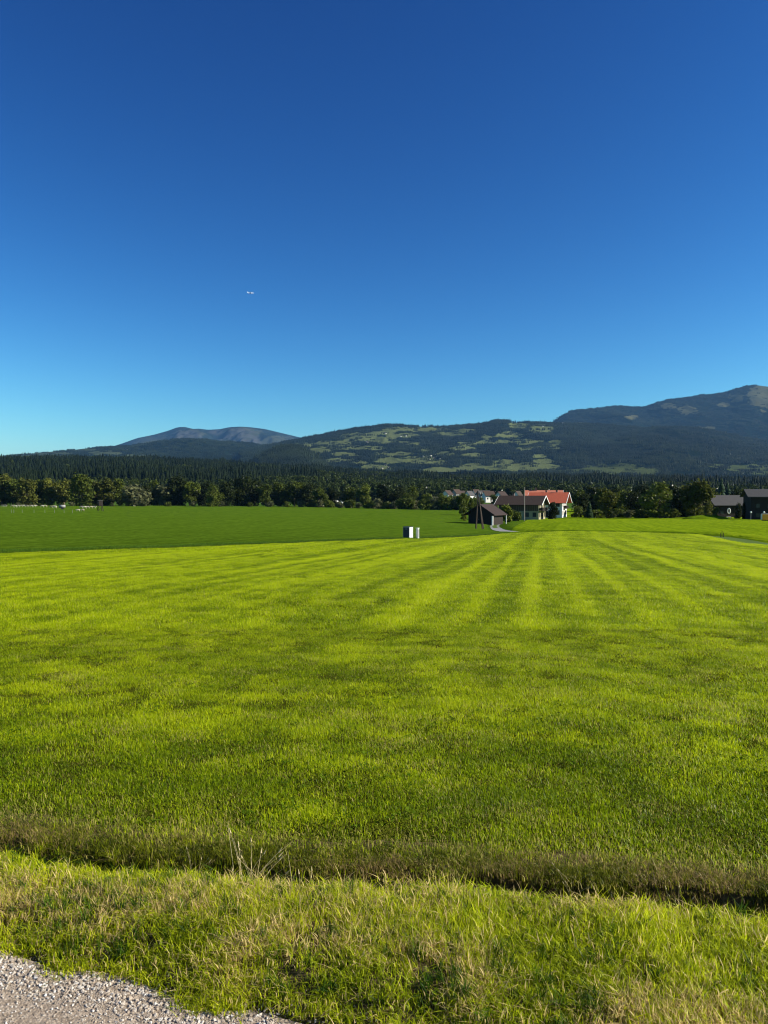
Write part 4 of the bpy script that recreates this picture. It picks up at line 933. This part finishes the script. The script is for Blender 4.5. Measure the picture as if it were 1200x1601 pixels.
# ------------------------------------------------------------------ aeroplane
ap = add('aeroplane', None, loc=P(391.5, 458.3, 4200)); ap.rotation_euler = (R(2), R(-6), R(28)); tag(ap, 'small white airliner crossing the blue sky above the left field', 'aeroplane')
m_ap = plain('aircraft_white', (.85, .86, .88), .35, .03, spec=.5)
fu = MB(); xs_ = [-18, -15, -8, 8, 14, 17, 18.5]; rs_ = [.4, 1.1, 1.9, 1.9, 1.7, 1.0, .2]
for k in range(6): fu.tube((xs_[k], 0, 0), (xs_[k + 1], 0, 0), rs_[k], rs_[k + 1], 12)
part('fuselage', fu.mesh('fuselage', m_ap, True), ap)
for sg in (-1, 1):
    part('wing', MB().poly([(4, sg * 1.5, -.6), (-3, sg * 1.5, -.6), (-6.5, sg * 17, .9), (-4.6, sg * 17, .9), (4, sg * 1.5, .0), (-3, sg * 1.5, -.2), (-6.5, sg * 17, 1.05), (-4.6, sg * 17, 1.1)], [(0, 1, 2, 3), (4, 5, 6, 7), (0, 1, 5, 4), (1, 2, 6, 5), (2, 3, 7, 6), (3, 0, 4, 7)]).mesh('wing', m_ap), ap)
    part('tailplane', MB().poly([(-13.5, sg * .5, .7), (-16.5, sg * .5, .7), (-18, sg * 6, 1.1), (-16.6, sg * 6, 1.1), (-13.5, sg * .5, .95), (-16.5, sg * .5, .95), (-18, sg * 6, 1.2), (-16.6, sg * 6, 1.2)], [(0, 1, 2, 3), (4, 5, 6, 7), (0, 1, 5, 4), (1, 2, 6, 5), (2, 3, 7, 6), (3, 0, 4, 7)]).mesh('tailplane', m_ap), ap)
    part('engine', MB().tube((3.2, sg * 5.5, -1.4), (-.6, sg * 5.5, -1.4), 1.0, .7, 12).mesh('engine', m_greyw), ap)
part('fin', MB().poly([(-12.5, -.15, 1.4), (-17, -.15, 1.2), (-19, -.1, 7), (-17.2, -.1, 7), (-12.5, .15, 1.4), (-17, .15, 1.2), (-19, .1, 7), (-17.2, .1, 7)], [(0, 1, 2, 3), (4, 5, 6, 7), (0, 1, 5, 4), (1, 2, 6, 5), (2, 3, 7, 6), (3, 0, 4, 7)]).mesh('fin', m_ap), ap)

# ------------------------------------------------------------------ grass
def grass_mat(name, dark, mid, light, straw, trans=.45):
    M = NM(name)
    sh = M.attr('shade'); tn = M.attr('tint', 'INSTANCER'); dr = M.attr('dry', 'INSTANCER'); hg = M.attr('hgt'); sr = M.attr('strawy')
    f = M.math('ADD', M.math('MULTIPLY', sh, .55), M.math('MULTIPLY', tn, .55), True)
    c = M.ramp(f, [(.1, dark), (.5, mid), (.9, light)])
    st = M.math('GREATER_THAN', M.math('ADD', dr, M.math('MULTIPLY', hg, -.05)), sr)
    c = M.mix(st, c, M.mix(sh, tuple(k * .55 for k in straw), straw))
    return M.leaf(c, trans, .02, rough=.5)
def blades(nb, rad, hmin, hmax, wid, lean, seg=2, curl=.5, flop=0.0, strawy=1.0):
    """a patch of curved tapering blades"""
    V = []; F3 = []; F4 = []; SH = []; HG = []; SR = []
    for _ in range(nb):
        a = random.random() * 6.28; r_ = rad * math.sqrt(random.random()); bx, by = r_ * math.cos(a), r_ * math.sin(a)
        h = random.uniform(hmin, hmax) * (.6 + .4 * random.random()); wv = wid * random.uniform(.6, 1.3)
        d = random.random() * 6.28; dx, dy = math.cos(d), math.sin(d); l = h * abs(random.gauss(lean, lean * .6)); fx = -dy + random.uniform(-.4, .4); fy = dx + random.uniform(-.4, .4)
        sh = random.random(); sr = random.random(); b0 = len(V)
        for k in range(seg + 1):
            t = k / seg; q = l * (t ** (1 + curl * 2)); z = h * (t - .35 * min(1, l / h) * t * t)
            ww = wv * (1 - t) ** .6 * .5 if k < seg else 0
            cx, cy = bx + dx * q, by + dy * q
            if k < seg: V += [(cx - fx * ww, cy - fy * ww, z - (.01 if k == 0 else 0)), (cx + fx * ww, cy + fy * ww, z - (.01 if k == 0 else 0))]; SH += [sh] * 2; HG += [t] * 2; SR += [sr] * 2
            else: V.append((cx, cy, z)); SH.append(sh); HG.append(t); SR.append(sr)
        for k in range(seg - 1): F4.append((b0 + 2 * k, b0 + 2 * k + 1, b0 + 2 * k + 3, b0 + 2 * k + 2))
        F3.append((b0 + 2 * seg - 2, b0 + 2 * seg - 1, b0 + 2 * seg))
    return V, F3, F4, SH, HG, SR
def blade_mesh(name, mat, *a, **k):
    V, F3, F4, SH, HG, SR = blades(*a, **k)
    me = mesh_np(name, V, [np.array(F4), np.array(F3)] if F4 else np.array(F3), [mat], {'shade': SH, 'hgt': HG, 'strawy': SR}, True)
    return me
m_gm = grass_mat('meadow_blades', (.050, .095, .003), (.255, .355, .004), (.58, .64, .010), (.60, .52, .14), .55)
m_gv = grass_mat('verge_blades', (.050, .085, .004), (.31, .38, .008), (.66, .70, .020), (.80, .62, .26), .55)
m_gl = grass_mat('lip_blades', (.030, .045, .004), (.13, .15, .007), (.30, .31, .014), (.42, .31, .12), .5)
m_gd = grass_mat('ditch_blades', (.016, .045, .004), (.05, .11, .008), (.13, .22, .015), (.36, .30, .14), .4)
C_m1 = proto_collection('meadow_patch', [blade_mesh(f'mp{i}', m_gm, 110, .15, .015, .042, .0034, .7, 2) for i in range(6)])
C_m2 = proto_collection('meadow_patch_wide', [blade_mesh(f'mw{i}', m_gm, 60, .21, .028, .060, .0095, .6, 1) for i in range(5)])
C_m3 = proto_collection('meadow_patch_far', [blade_mesh(f'mf{i}', m_gm, 50, .45, .04, .075, .024, .6, 1) for i in range(5)])
C_v = proto_collection('verge_patch', [blade_mesh(f'vp{i}', m_gv, 46, .06, .025, .08, .0034, .55, 3) for i in range(7)])
C_d = proto_collection('ditch_patch', [blade_mesh(f'dp{i}', m_gd, 26, .026, .05, .15, .0036, .7, 4) for i in range(6)])
def cart(n, x0, x1, y0, y1): return rng.uniform(x0, x1, n), rng.uniform(y0, y1, n)
def in_view(X, Y, m=.16, ext=1.5): return np.abs(X) < (.5 + m) * Y + ext
def dryness(X, Y):
    lipd = Y - crest_y(X)
    near = np.exp(-((lipd - .48) / .30) ** 2) * .42
    return np.clip(near + .05 + .7 * np.clip(fbm(X * 3.3, Y * 4.6, 3, 91) - .56, 0, 1) * 2 * np.clip((16 - Y) / 8, .5, 1), 0, 1)
def meadow_scatter(name, n_per_m2, y0, y1, coll, npr, label, base=1.0):
    A = (2 * (.66 * y1 + 1.5)) * (y1 - y0); n = int(A * n_per_m2)
    X, Y = cart(n, -(.66 * y1 + 1.5), .66 * y1 + 1.5, y0, y1)
    s = X / Y; k = in_view(X, Y) & (Y < bound_y(s) - .1) & (Y - crest_y(X) > .40) & (Y > y0)
    dens = np.clip(1.0 - .5 * (Y - y0) / (y1 - y0), 0, 1); k &= rng.random(n) < dens
    k &= rng.random(n) < np.clip(.35 + 1.5 * fbm(X * 1.7, Y * 1.7, 2, 12), .3, 1)
    X, Y = X[k], Y[k]; m = len(X); t = tint_of(X, Y)
    hh = base * (.6 + .8 * rng.random(m)) * (.75 + .5 * t)
    scatter(name, np.stack([X, Y, H(X, Y)], 1), coll, npr, rng.random(m) * 6.28, base * (.8 + .4 * rng.random(m)), np.clip(t - .04 + .16 * rng.normal(size=m), 0, 1), label, 'grass', dry=dryness(X, Y), szz=hh)
    return m
n1 = meadow_scatter('meadow_grass', 150, 3.3, 13, C_m1, 6, 'short mown grass in the near part of the meadow beyond the ditch')
n2 = meadow_scatter('mid_meadow_grass', 85, 12.5, 42, C_m2, 5, 'short mown grass in the middle of the bright meadow')
n3 = meadow_scatter('far_meadow_grass', 13, 41, 116, C_m3, 5, 'short grass at the far end of the bright meadow')
n = 9000; sx = rng.uniform(-.62, .16, n); yb = bound_y(sx); Y = yb + rng.uniform(-.4, 1.3, n) * (1 + .4 * vnoise(sx * 90, sx * 0, 4)); X = sx * Y
C_mg = proto_collection('margin_patch', [blade_mesh(f'mg{i}', m_gd, 70, .45, .08, .20, .02, .6, 2) for i in range(4)])
scatter('field_margin_grass', np.stack([X, Y, H(X, Y)], 1), C_mg, 4, rng.random(n) * 6.28, .7 + .5 * rng.random(n), np.clip(.55 + .2 * rng.normal(size=n), 0, 1), 'longer dark grass along the border between bright meadow and pasture', 'grass', dry=np.full(n, .06))
# verge
X, Y = cart(150000, -4.2, 4.2, .9, 4.4)
e = Y - edge_y(X); d = Y - crest_y(X)
wn = fbm(X * 3, Y * 3, 3, 101)
k = (e > -.06 + .15 * wn) & (d < .06) & (np.abs(X) < .6 * Y + 1.3); k &= rng.random(len(X)) < np.clip(e / .16 + .55, 0, 1) * .25 * np.clip(-.1 + 2.1 * fbm(X * 8, Y * 8, 2, 103), .06, 1.25)
X, Y, e, d = X[k], Y[k], e[k], d[k]; m = len(X)
pn = fbm(X * 1.1, Y * 2.0, 3, 111); gn = fbm(X * 4, Y * 4, 2, 112)
dry = np.clip(.10 + 1.0 * np.clip(pn - .52, 0, 1) * 2.0 + .95 * np.exp(-((e - .30) / .16) ** 2) * np.clip(gn * 2 - .5, 0, 1), 0, .6)
hsc = np.clip(.42 + e * 1.0, .4, 1.0) * np.where(d > -.12, .62, 1) * (.7 + .6 * gn)
scatter('verge_grass', np.stack([X, Y, H(X, Y)], 1), C_v, 7, rng.random(m) * 6.28, .8 + .4 * rng.random(m), np.clip(.25 + .55 * gn + .2 * np.clip((d + .7) / .6, 0, 1), 0, 1),
        'unmown yellow green grass with dry straw on the verge between road and ditch', 'grass', dry=dry, szz=hsc, tilt=np.stack([rng.normal(size=m) * .1, .18 + rng.normal(size=m) * .15], 1))
X, Y = cart(5000, -3, 3, 1.5, 4.0); e = Y - edge_y(X); d = Y - crest_y(X)
k = (e > .06) & (d < 0) & (np.abs(X) < .6 * Y + .5) & (rng.random(len(X)) < .10 + .5 * (fbm(X * 2, Y * 2, 2, 107) > .56)); X, Y = X[k], Y[k]; m = len(X)
C_dt = proto_collection('dark_tufts', [blade_mesh(f'dt{i}', m_gd, 26, .022, .05, .11, .0042, .5, 3) for i in range(4)])
scatter('dark_grass_tufts', np.stack([X, Y, H(X, Y)], 1), C_dt, 4, rng.random(m) * 6.28, .6 + .4 * rng.random(m), rng.random(m) * .7, 'darker green tufts standing among the yellow grass of the verge', 'grass', dry=np.full(m, .05), tilt=rng.normal(size=(m, 2)) * .2)
# ditch
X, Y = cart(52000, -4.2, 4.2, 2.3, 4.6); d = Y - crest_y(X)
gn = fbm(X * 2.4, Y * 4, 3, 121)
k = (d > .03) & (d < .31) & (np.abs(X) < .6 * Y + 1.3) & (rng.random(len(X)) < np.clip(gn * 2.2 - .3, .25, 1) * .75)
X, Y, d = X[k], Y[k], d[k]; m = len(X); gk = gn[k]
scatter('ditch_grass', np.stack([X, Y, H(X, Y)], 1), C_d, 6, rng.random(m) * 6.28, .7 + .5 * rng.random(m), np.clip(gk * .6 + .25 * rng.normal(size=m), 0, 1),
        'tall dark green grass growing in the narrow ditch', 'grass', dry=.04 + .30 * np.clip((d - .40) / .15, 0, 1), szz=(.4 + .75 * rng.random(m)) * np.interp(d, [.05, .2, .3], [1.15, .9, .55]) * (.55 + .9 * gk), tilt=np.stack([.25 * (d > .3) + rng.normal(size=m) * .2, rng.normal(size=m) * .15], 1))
C_lp = proto_collection('lip_patch', [blade_mesh(f'lp{i}', m_gl, 60, .06, .02, .055, .0030, .6, 3) for i in range(5)])
X, Y = cart(72000, -4.3, 4.3, 2.6, 5.2); d = Y - crest_y(X); gn = fbm(X * 2.2, Y * 3, 3, 127)
k = (d > .25) & (d < .60) & (np.abs(X) < .6 * Y + 1.3) & (rng.random(len(X)) < .42 * np.clip((.62 - d) / .25, 0, 1))
X, Y, d, gn = X[k], Y[k], d[k], gn[k]; m = len(X)
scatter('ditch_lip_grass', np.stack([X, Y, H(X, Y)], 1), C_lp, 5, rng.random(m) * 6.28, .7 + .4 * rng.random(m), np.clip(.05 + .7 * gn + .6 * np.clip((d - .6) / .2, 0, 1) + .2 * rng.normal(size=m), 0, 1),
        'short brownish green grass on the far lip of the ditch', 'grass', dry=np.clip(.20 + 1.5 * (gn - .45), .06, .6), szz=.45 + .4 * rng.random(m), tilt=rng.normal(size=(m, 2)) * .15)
# long dry stalks and sedge clumps
m_stalk = plain('dry_stalk', (.48, .40, .20), .8, .25, 20)
def stalk_mesh(i):
    r_ = random.Random(i); mb = MB()
    for k in range(9):
        a = r_.uniform(-.7, .9); b = r_.uniform(-.4, .4); h = r_.uniform(.16, .34); p0 = Vector((r_.uniform(-.05, .05), r_.uniform(-.04, .04), 0)); pr = p0
        for j in range(1, 5):
            t = j / 4; q = p0 + Vector((a * h * t ** 1.7, b * h * t ** 1.7, h * t * (1 - .25 * t * abs(a)))); mb.tube(pr, q, .0022 * (1.2 - t * .8), .0022 * (1.0 - t * .75), 4); pr = q
        if r_.random() < .6: mb.tube(pr, pr + Vector((a * .03, b * .03, .02)), .004, .001, 5)
    return mb.mesh(f'stalks{i}', m_stalk)
C_s = proto_collection('stalk_clumps', [stalk_mesh(i) for i in range(4)])
C_t = proto_collection('sedge_clumps', [blade_mesh(f'sg{i}', m_gv, 110, .07, .12, .27, .006, .75, 5) for i in range(4)])
sp = [(385, 3.40), (375, 3.42), (405, 3.38), (470, 3.27), (478, 3.24), (1055, 3.2), (300, 3.5), (820, 3.25), (900, 3.3)]
Xs = np.array([(a - 600) / 1200 * b for a, b in sp]); Ys = np.array([b for a, b in sp]); m = len(sp)
scatter('dry_stalks', np.stack([Xs, Ys, H(Xs, Ys)], 1), C_s, 4, rng.random(m) * .6 - .3, np.array([1.0, .9, .8, .9, .8, .7, .5, .5, .5]), np.ones(m) * .5, 'long dry bent stalks leaning over the ditch', 'grass')
tp = [(525, 3.36), (505, 3.33), (548, 3.38), (600, 3.32), (175, 3.6), (485, 3.22), (1060, 3.12), (1100, 3.15), (930, 3.1), (760, 3.2), (1180, 3.02), (350, 3.45), (690, 3.25), (250, 3.55), (860, 3.17), (60, 3.72)]
Xs = np.array([(a - 600) / 1200 * b for a, b in tp]); Ys = np.array([b for a, b in tp]); m = len(tp)
scatter('sedge_tufts', np.stack([Xs, Ys, H(Xs, Ys)], 1), C_t, 4, rng.random(m) * 6, np.array([1, .8, .9, .6, .5, .8, .7, .8, .6, .5, .6, .6, .6, .5, .6, .5]) * .85, np.full(m, .45), 'taller grass tufts standing along the ditch', 'grass', dry=np.full(m, .22))
# clover and dandelion leaves
m_wl = NM('weed_leaf'); m_wl = m_wl.leaf(m_wl.mix(m_wl.attr('tint', 'INSTANCER'), (.05, .10, .006), (.13, .20, .012)), .4, .0)
def weed_mesh(i):
    r_ = random.Random(40 + i); V = []; F = []
    for k in range(8):
        a = r_.random() * 6.28; l = r_.uniform(.02, .045); el = r_.uniform(.2, .9); w_ = l * .32
        d = Vector((math.cos(a) * math.cos(el), math.sin(a) * math.cos(el), math.sin(el))); sd = Vector((-math.sin(a), math.cos(a), 0)); b = len(V); o = Vector((r_.uniform(-.03, .03), r_.uniform(-.03, .03), .01))
        for q in (o, o + d * l * .5 + sd * w_, o + d * l * .55 + Vector((0, 0, -.003)), o + d * l * .5 - sd * w_, o + d * l + Vector((0, 0, -.01))): V.append(tuple(q))
        F += [(b, b + 1, b + 2), (b, b + 2, b + 3), (b + 1, b + 4, b + 2), (b + 2, b + 4, b + 3)]
    return mesh_np(f'weed{i}', V, np.array(F), [m_wl])
C_w = proto_collection('weed_rosettes', [weed_mesh(i) for i in range(5)])
X, Y = cart(5000, -6, 6, 2.0, 9); d = Y - crest_y(X); e = Y - edge_y(X)
k = in_view(X, Y) & (((d > .75) & (fbm(X * 1.6, Y * 1.6, 2, 131) > .52) & (rng.random(len(X)) < .8)) | ((e > .08) & (d < 0) & (rng.random(len(X)) < .16)))
X, Y = X[k], Y[k]; m = len(X)
scatter('clover_leaves', np.stack([X, Y, H(X, Y) + .012], 1), C_w, 5, rng.random(m) * 6.28, .35 + .5 * rng.random(m), rng.random(m), 'small broad weed and clover leaves among the grass', 'weeds')

# ------------------------------------------------------------------ gravel stones
def stone_mesh(i):
    bm = bmesh.new(); bmesh.ops.create_icosphere(bm, subdivisions=1, radius=1); r_ = random.Random(70 + i)
    k = Vector((r_.uniform(.8, 1.3), r_.uniform(.6, 1), r_.uniform(.45, .75)))
    for v_ in bm.verts:
        v_.co = Vector((v_.co.x * k.x, v_.co.y * k.y, v_.co.z * k.z)) * r_.uniform(.75, 1.15)
    me = bpy.data.meshes.new(f'stone{i}'); bm.to_mesh(me); bm.free(); me.materials.append(m_stone); return me
M = NM('gravel_stone'); tn = M.attr('tint', 'INSTANCER'); n = M.noise(2.5, M.objc(), 4)
m_stone = M.surf(M.mix(M.math('MULTIPLY', n, .35), M.ramp(tn, [(0, (.24, .19, .14)), (.35, (.40, .33, .26)), (.7, (.54, .49, .42)), (1, (.80, .78, .73))]), (.22, .17, .12)), .85, M.bump(n, .4, .1), spec=.2)
C_st = proto_collection('pebbles', [stone_mesh(i) for i in range(7)])
X, Y = cart(950000, -3.3, 1.8, .9, 3.5); e = Y - edge_y(X)
big_ = rng.random(len(X)); zone = fbm(X * 2.2 + Y, Y * 2.2, 3, 141)
dens = np.where(e > -.16, 1.0, np.clip(zone * 2.4 - .5, .15, 1)) * np.where(e > .0, .30, 1)
k = (e < .18 * rng.random(len(X)) + .02) & (e > -1.25) & (np.abs(X) < .62 * Y + .9) & (rng.random(len(X)) < dens * .62)
X, Y, e, b = X[k], Y[k], e[k], big_[k]; m = len(X)
sz = (.0013 + .0034 * b ** 5) * (.8 + .5 * zone[k]) + .0032 * (b > .86) * np.exp(-((e + .05) / .1) ** 2) + .0008 * np.exp(-((e + .06) / .12) ** 2)
zr = np.interp(e, [-3.6, -1.8, -.2, 0.02], [.02, .05, .004, -.004]) + .02 * (fbm(X * 1.5, Y * 1.5, 3, 71) - .5)
zr = np.where(e > .02, H(X, Y), zr)
scatter('gravel_stones', np.stack([X, Y, zr + sz * .2], 1), C_st, 7, rng.random(m) * 6.28, sz, np.clip(.70 * rng.random(m) + .35 * (b > .86) * rng.random(m), 0, 1), 'pale loose gravel stones on the road and along its edge', 'gravel', tilt=rng.normal(size=(m, 2)) * .4)

# ------------------------------------------------------------------ air
M = NM('haze_air'); vol = M.t.nodes.new('ShaderNodeVolumePrincipled')
vol.inputs['Color'].default_value = (.19, .45, .86, 1); vol.inputs['Density'].default_value = 2.0e-5; vol.inputs['Anisotropy'].default_value = .1
M.t.links.new(vol.outputs[0], M.out.inputs['Volume'])
zt_ = max(float(h['Z'].max()) for h in (h_far, h_right, h_mid)) + 40
hb = add('haze', MB().box((0, 10000, (zt_ - 60) / 2), (64000, 82000, zt_ + 60)).mesh('haze', M.m), kind='stuff')
print('SCATTER', n1, n2, n3, m, 'topz', max(float(h['Z'].max()) for h in (h_far, h_right, h_mid)))
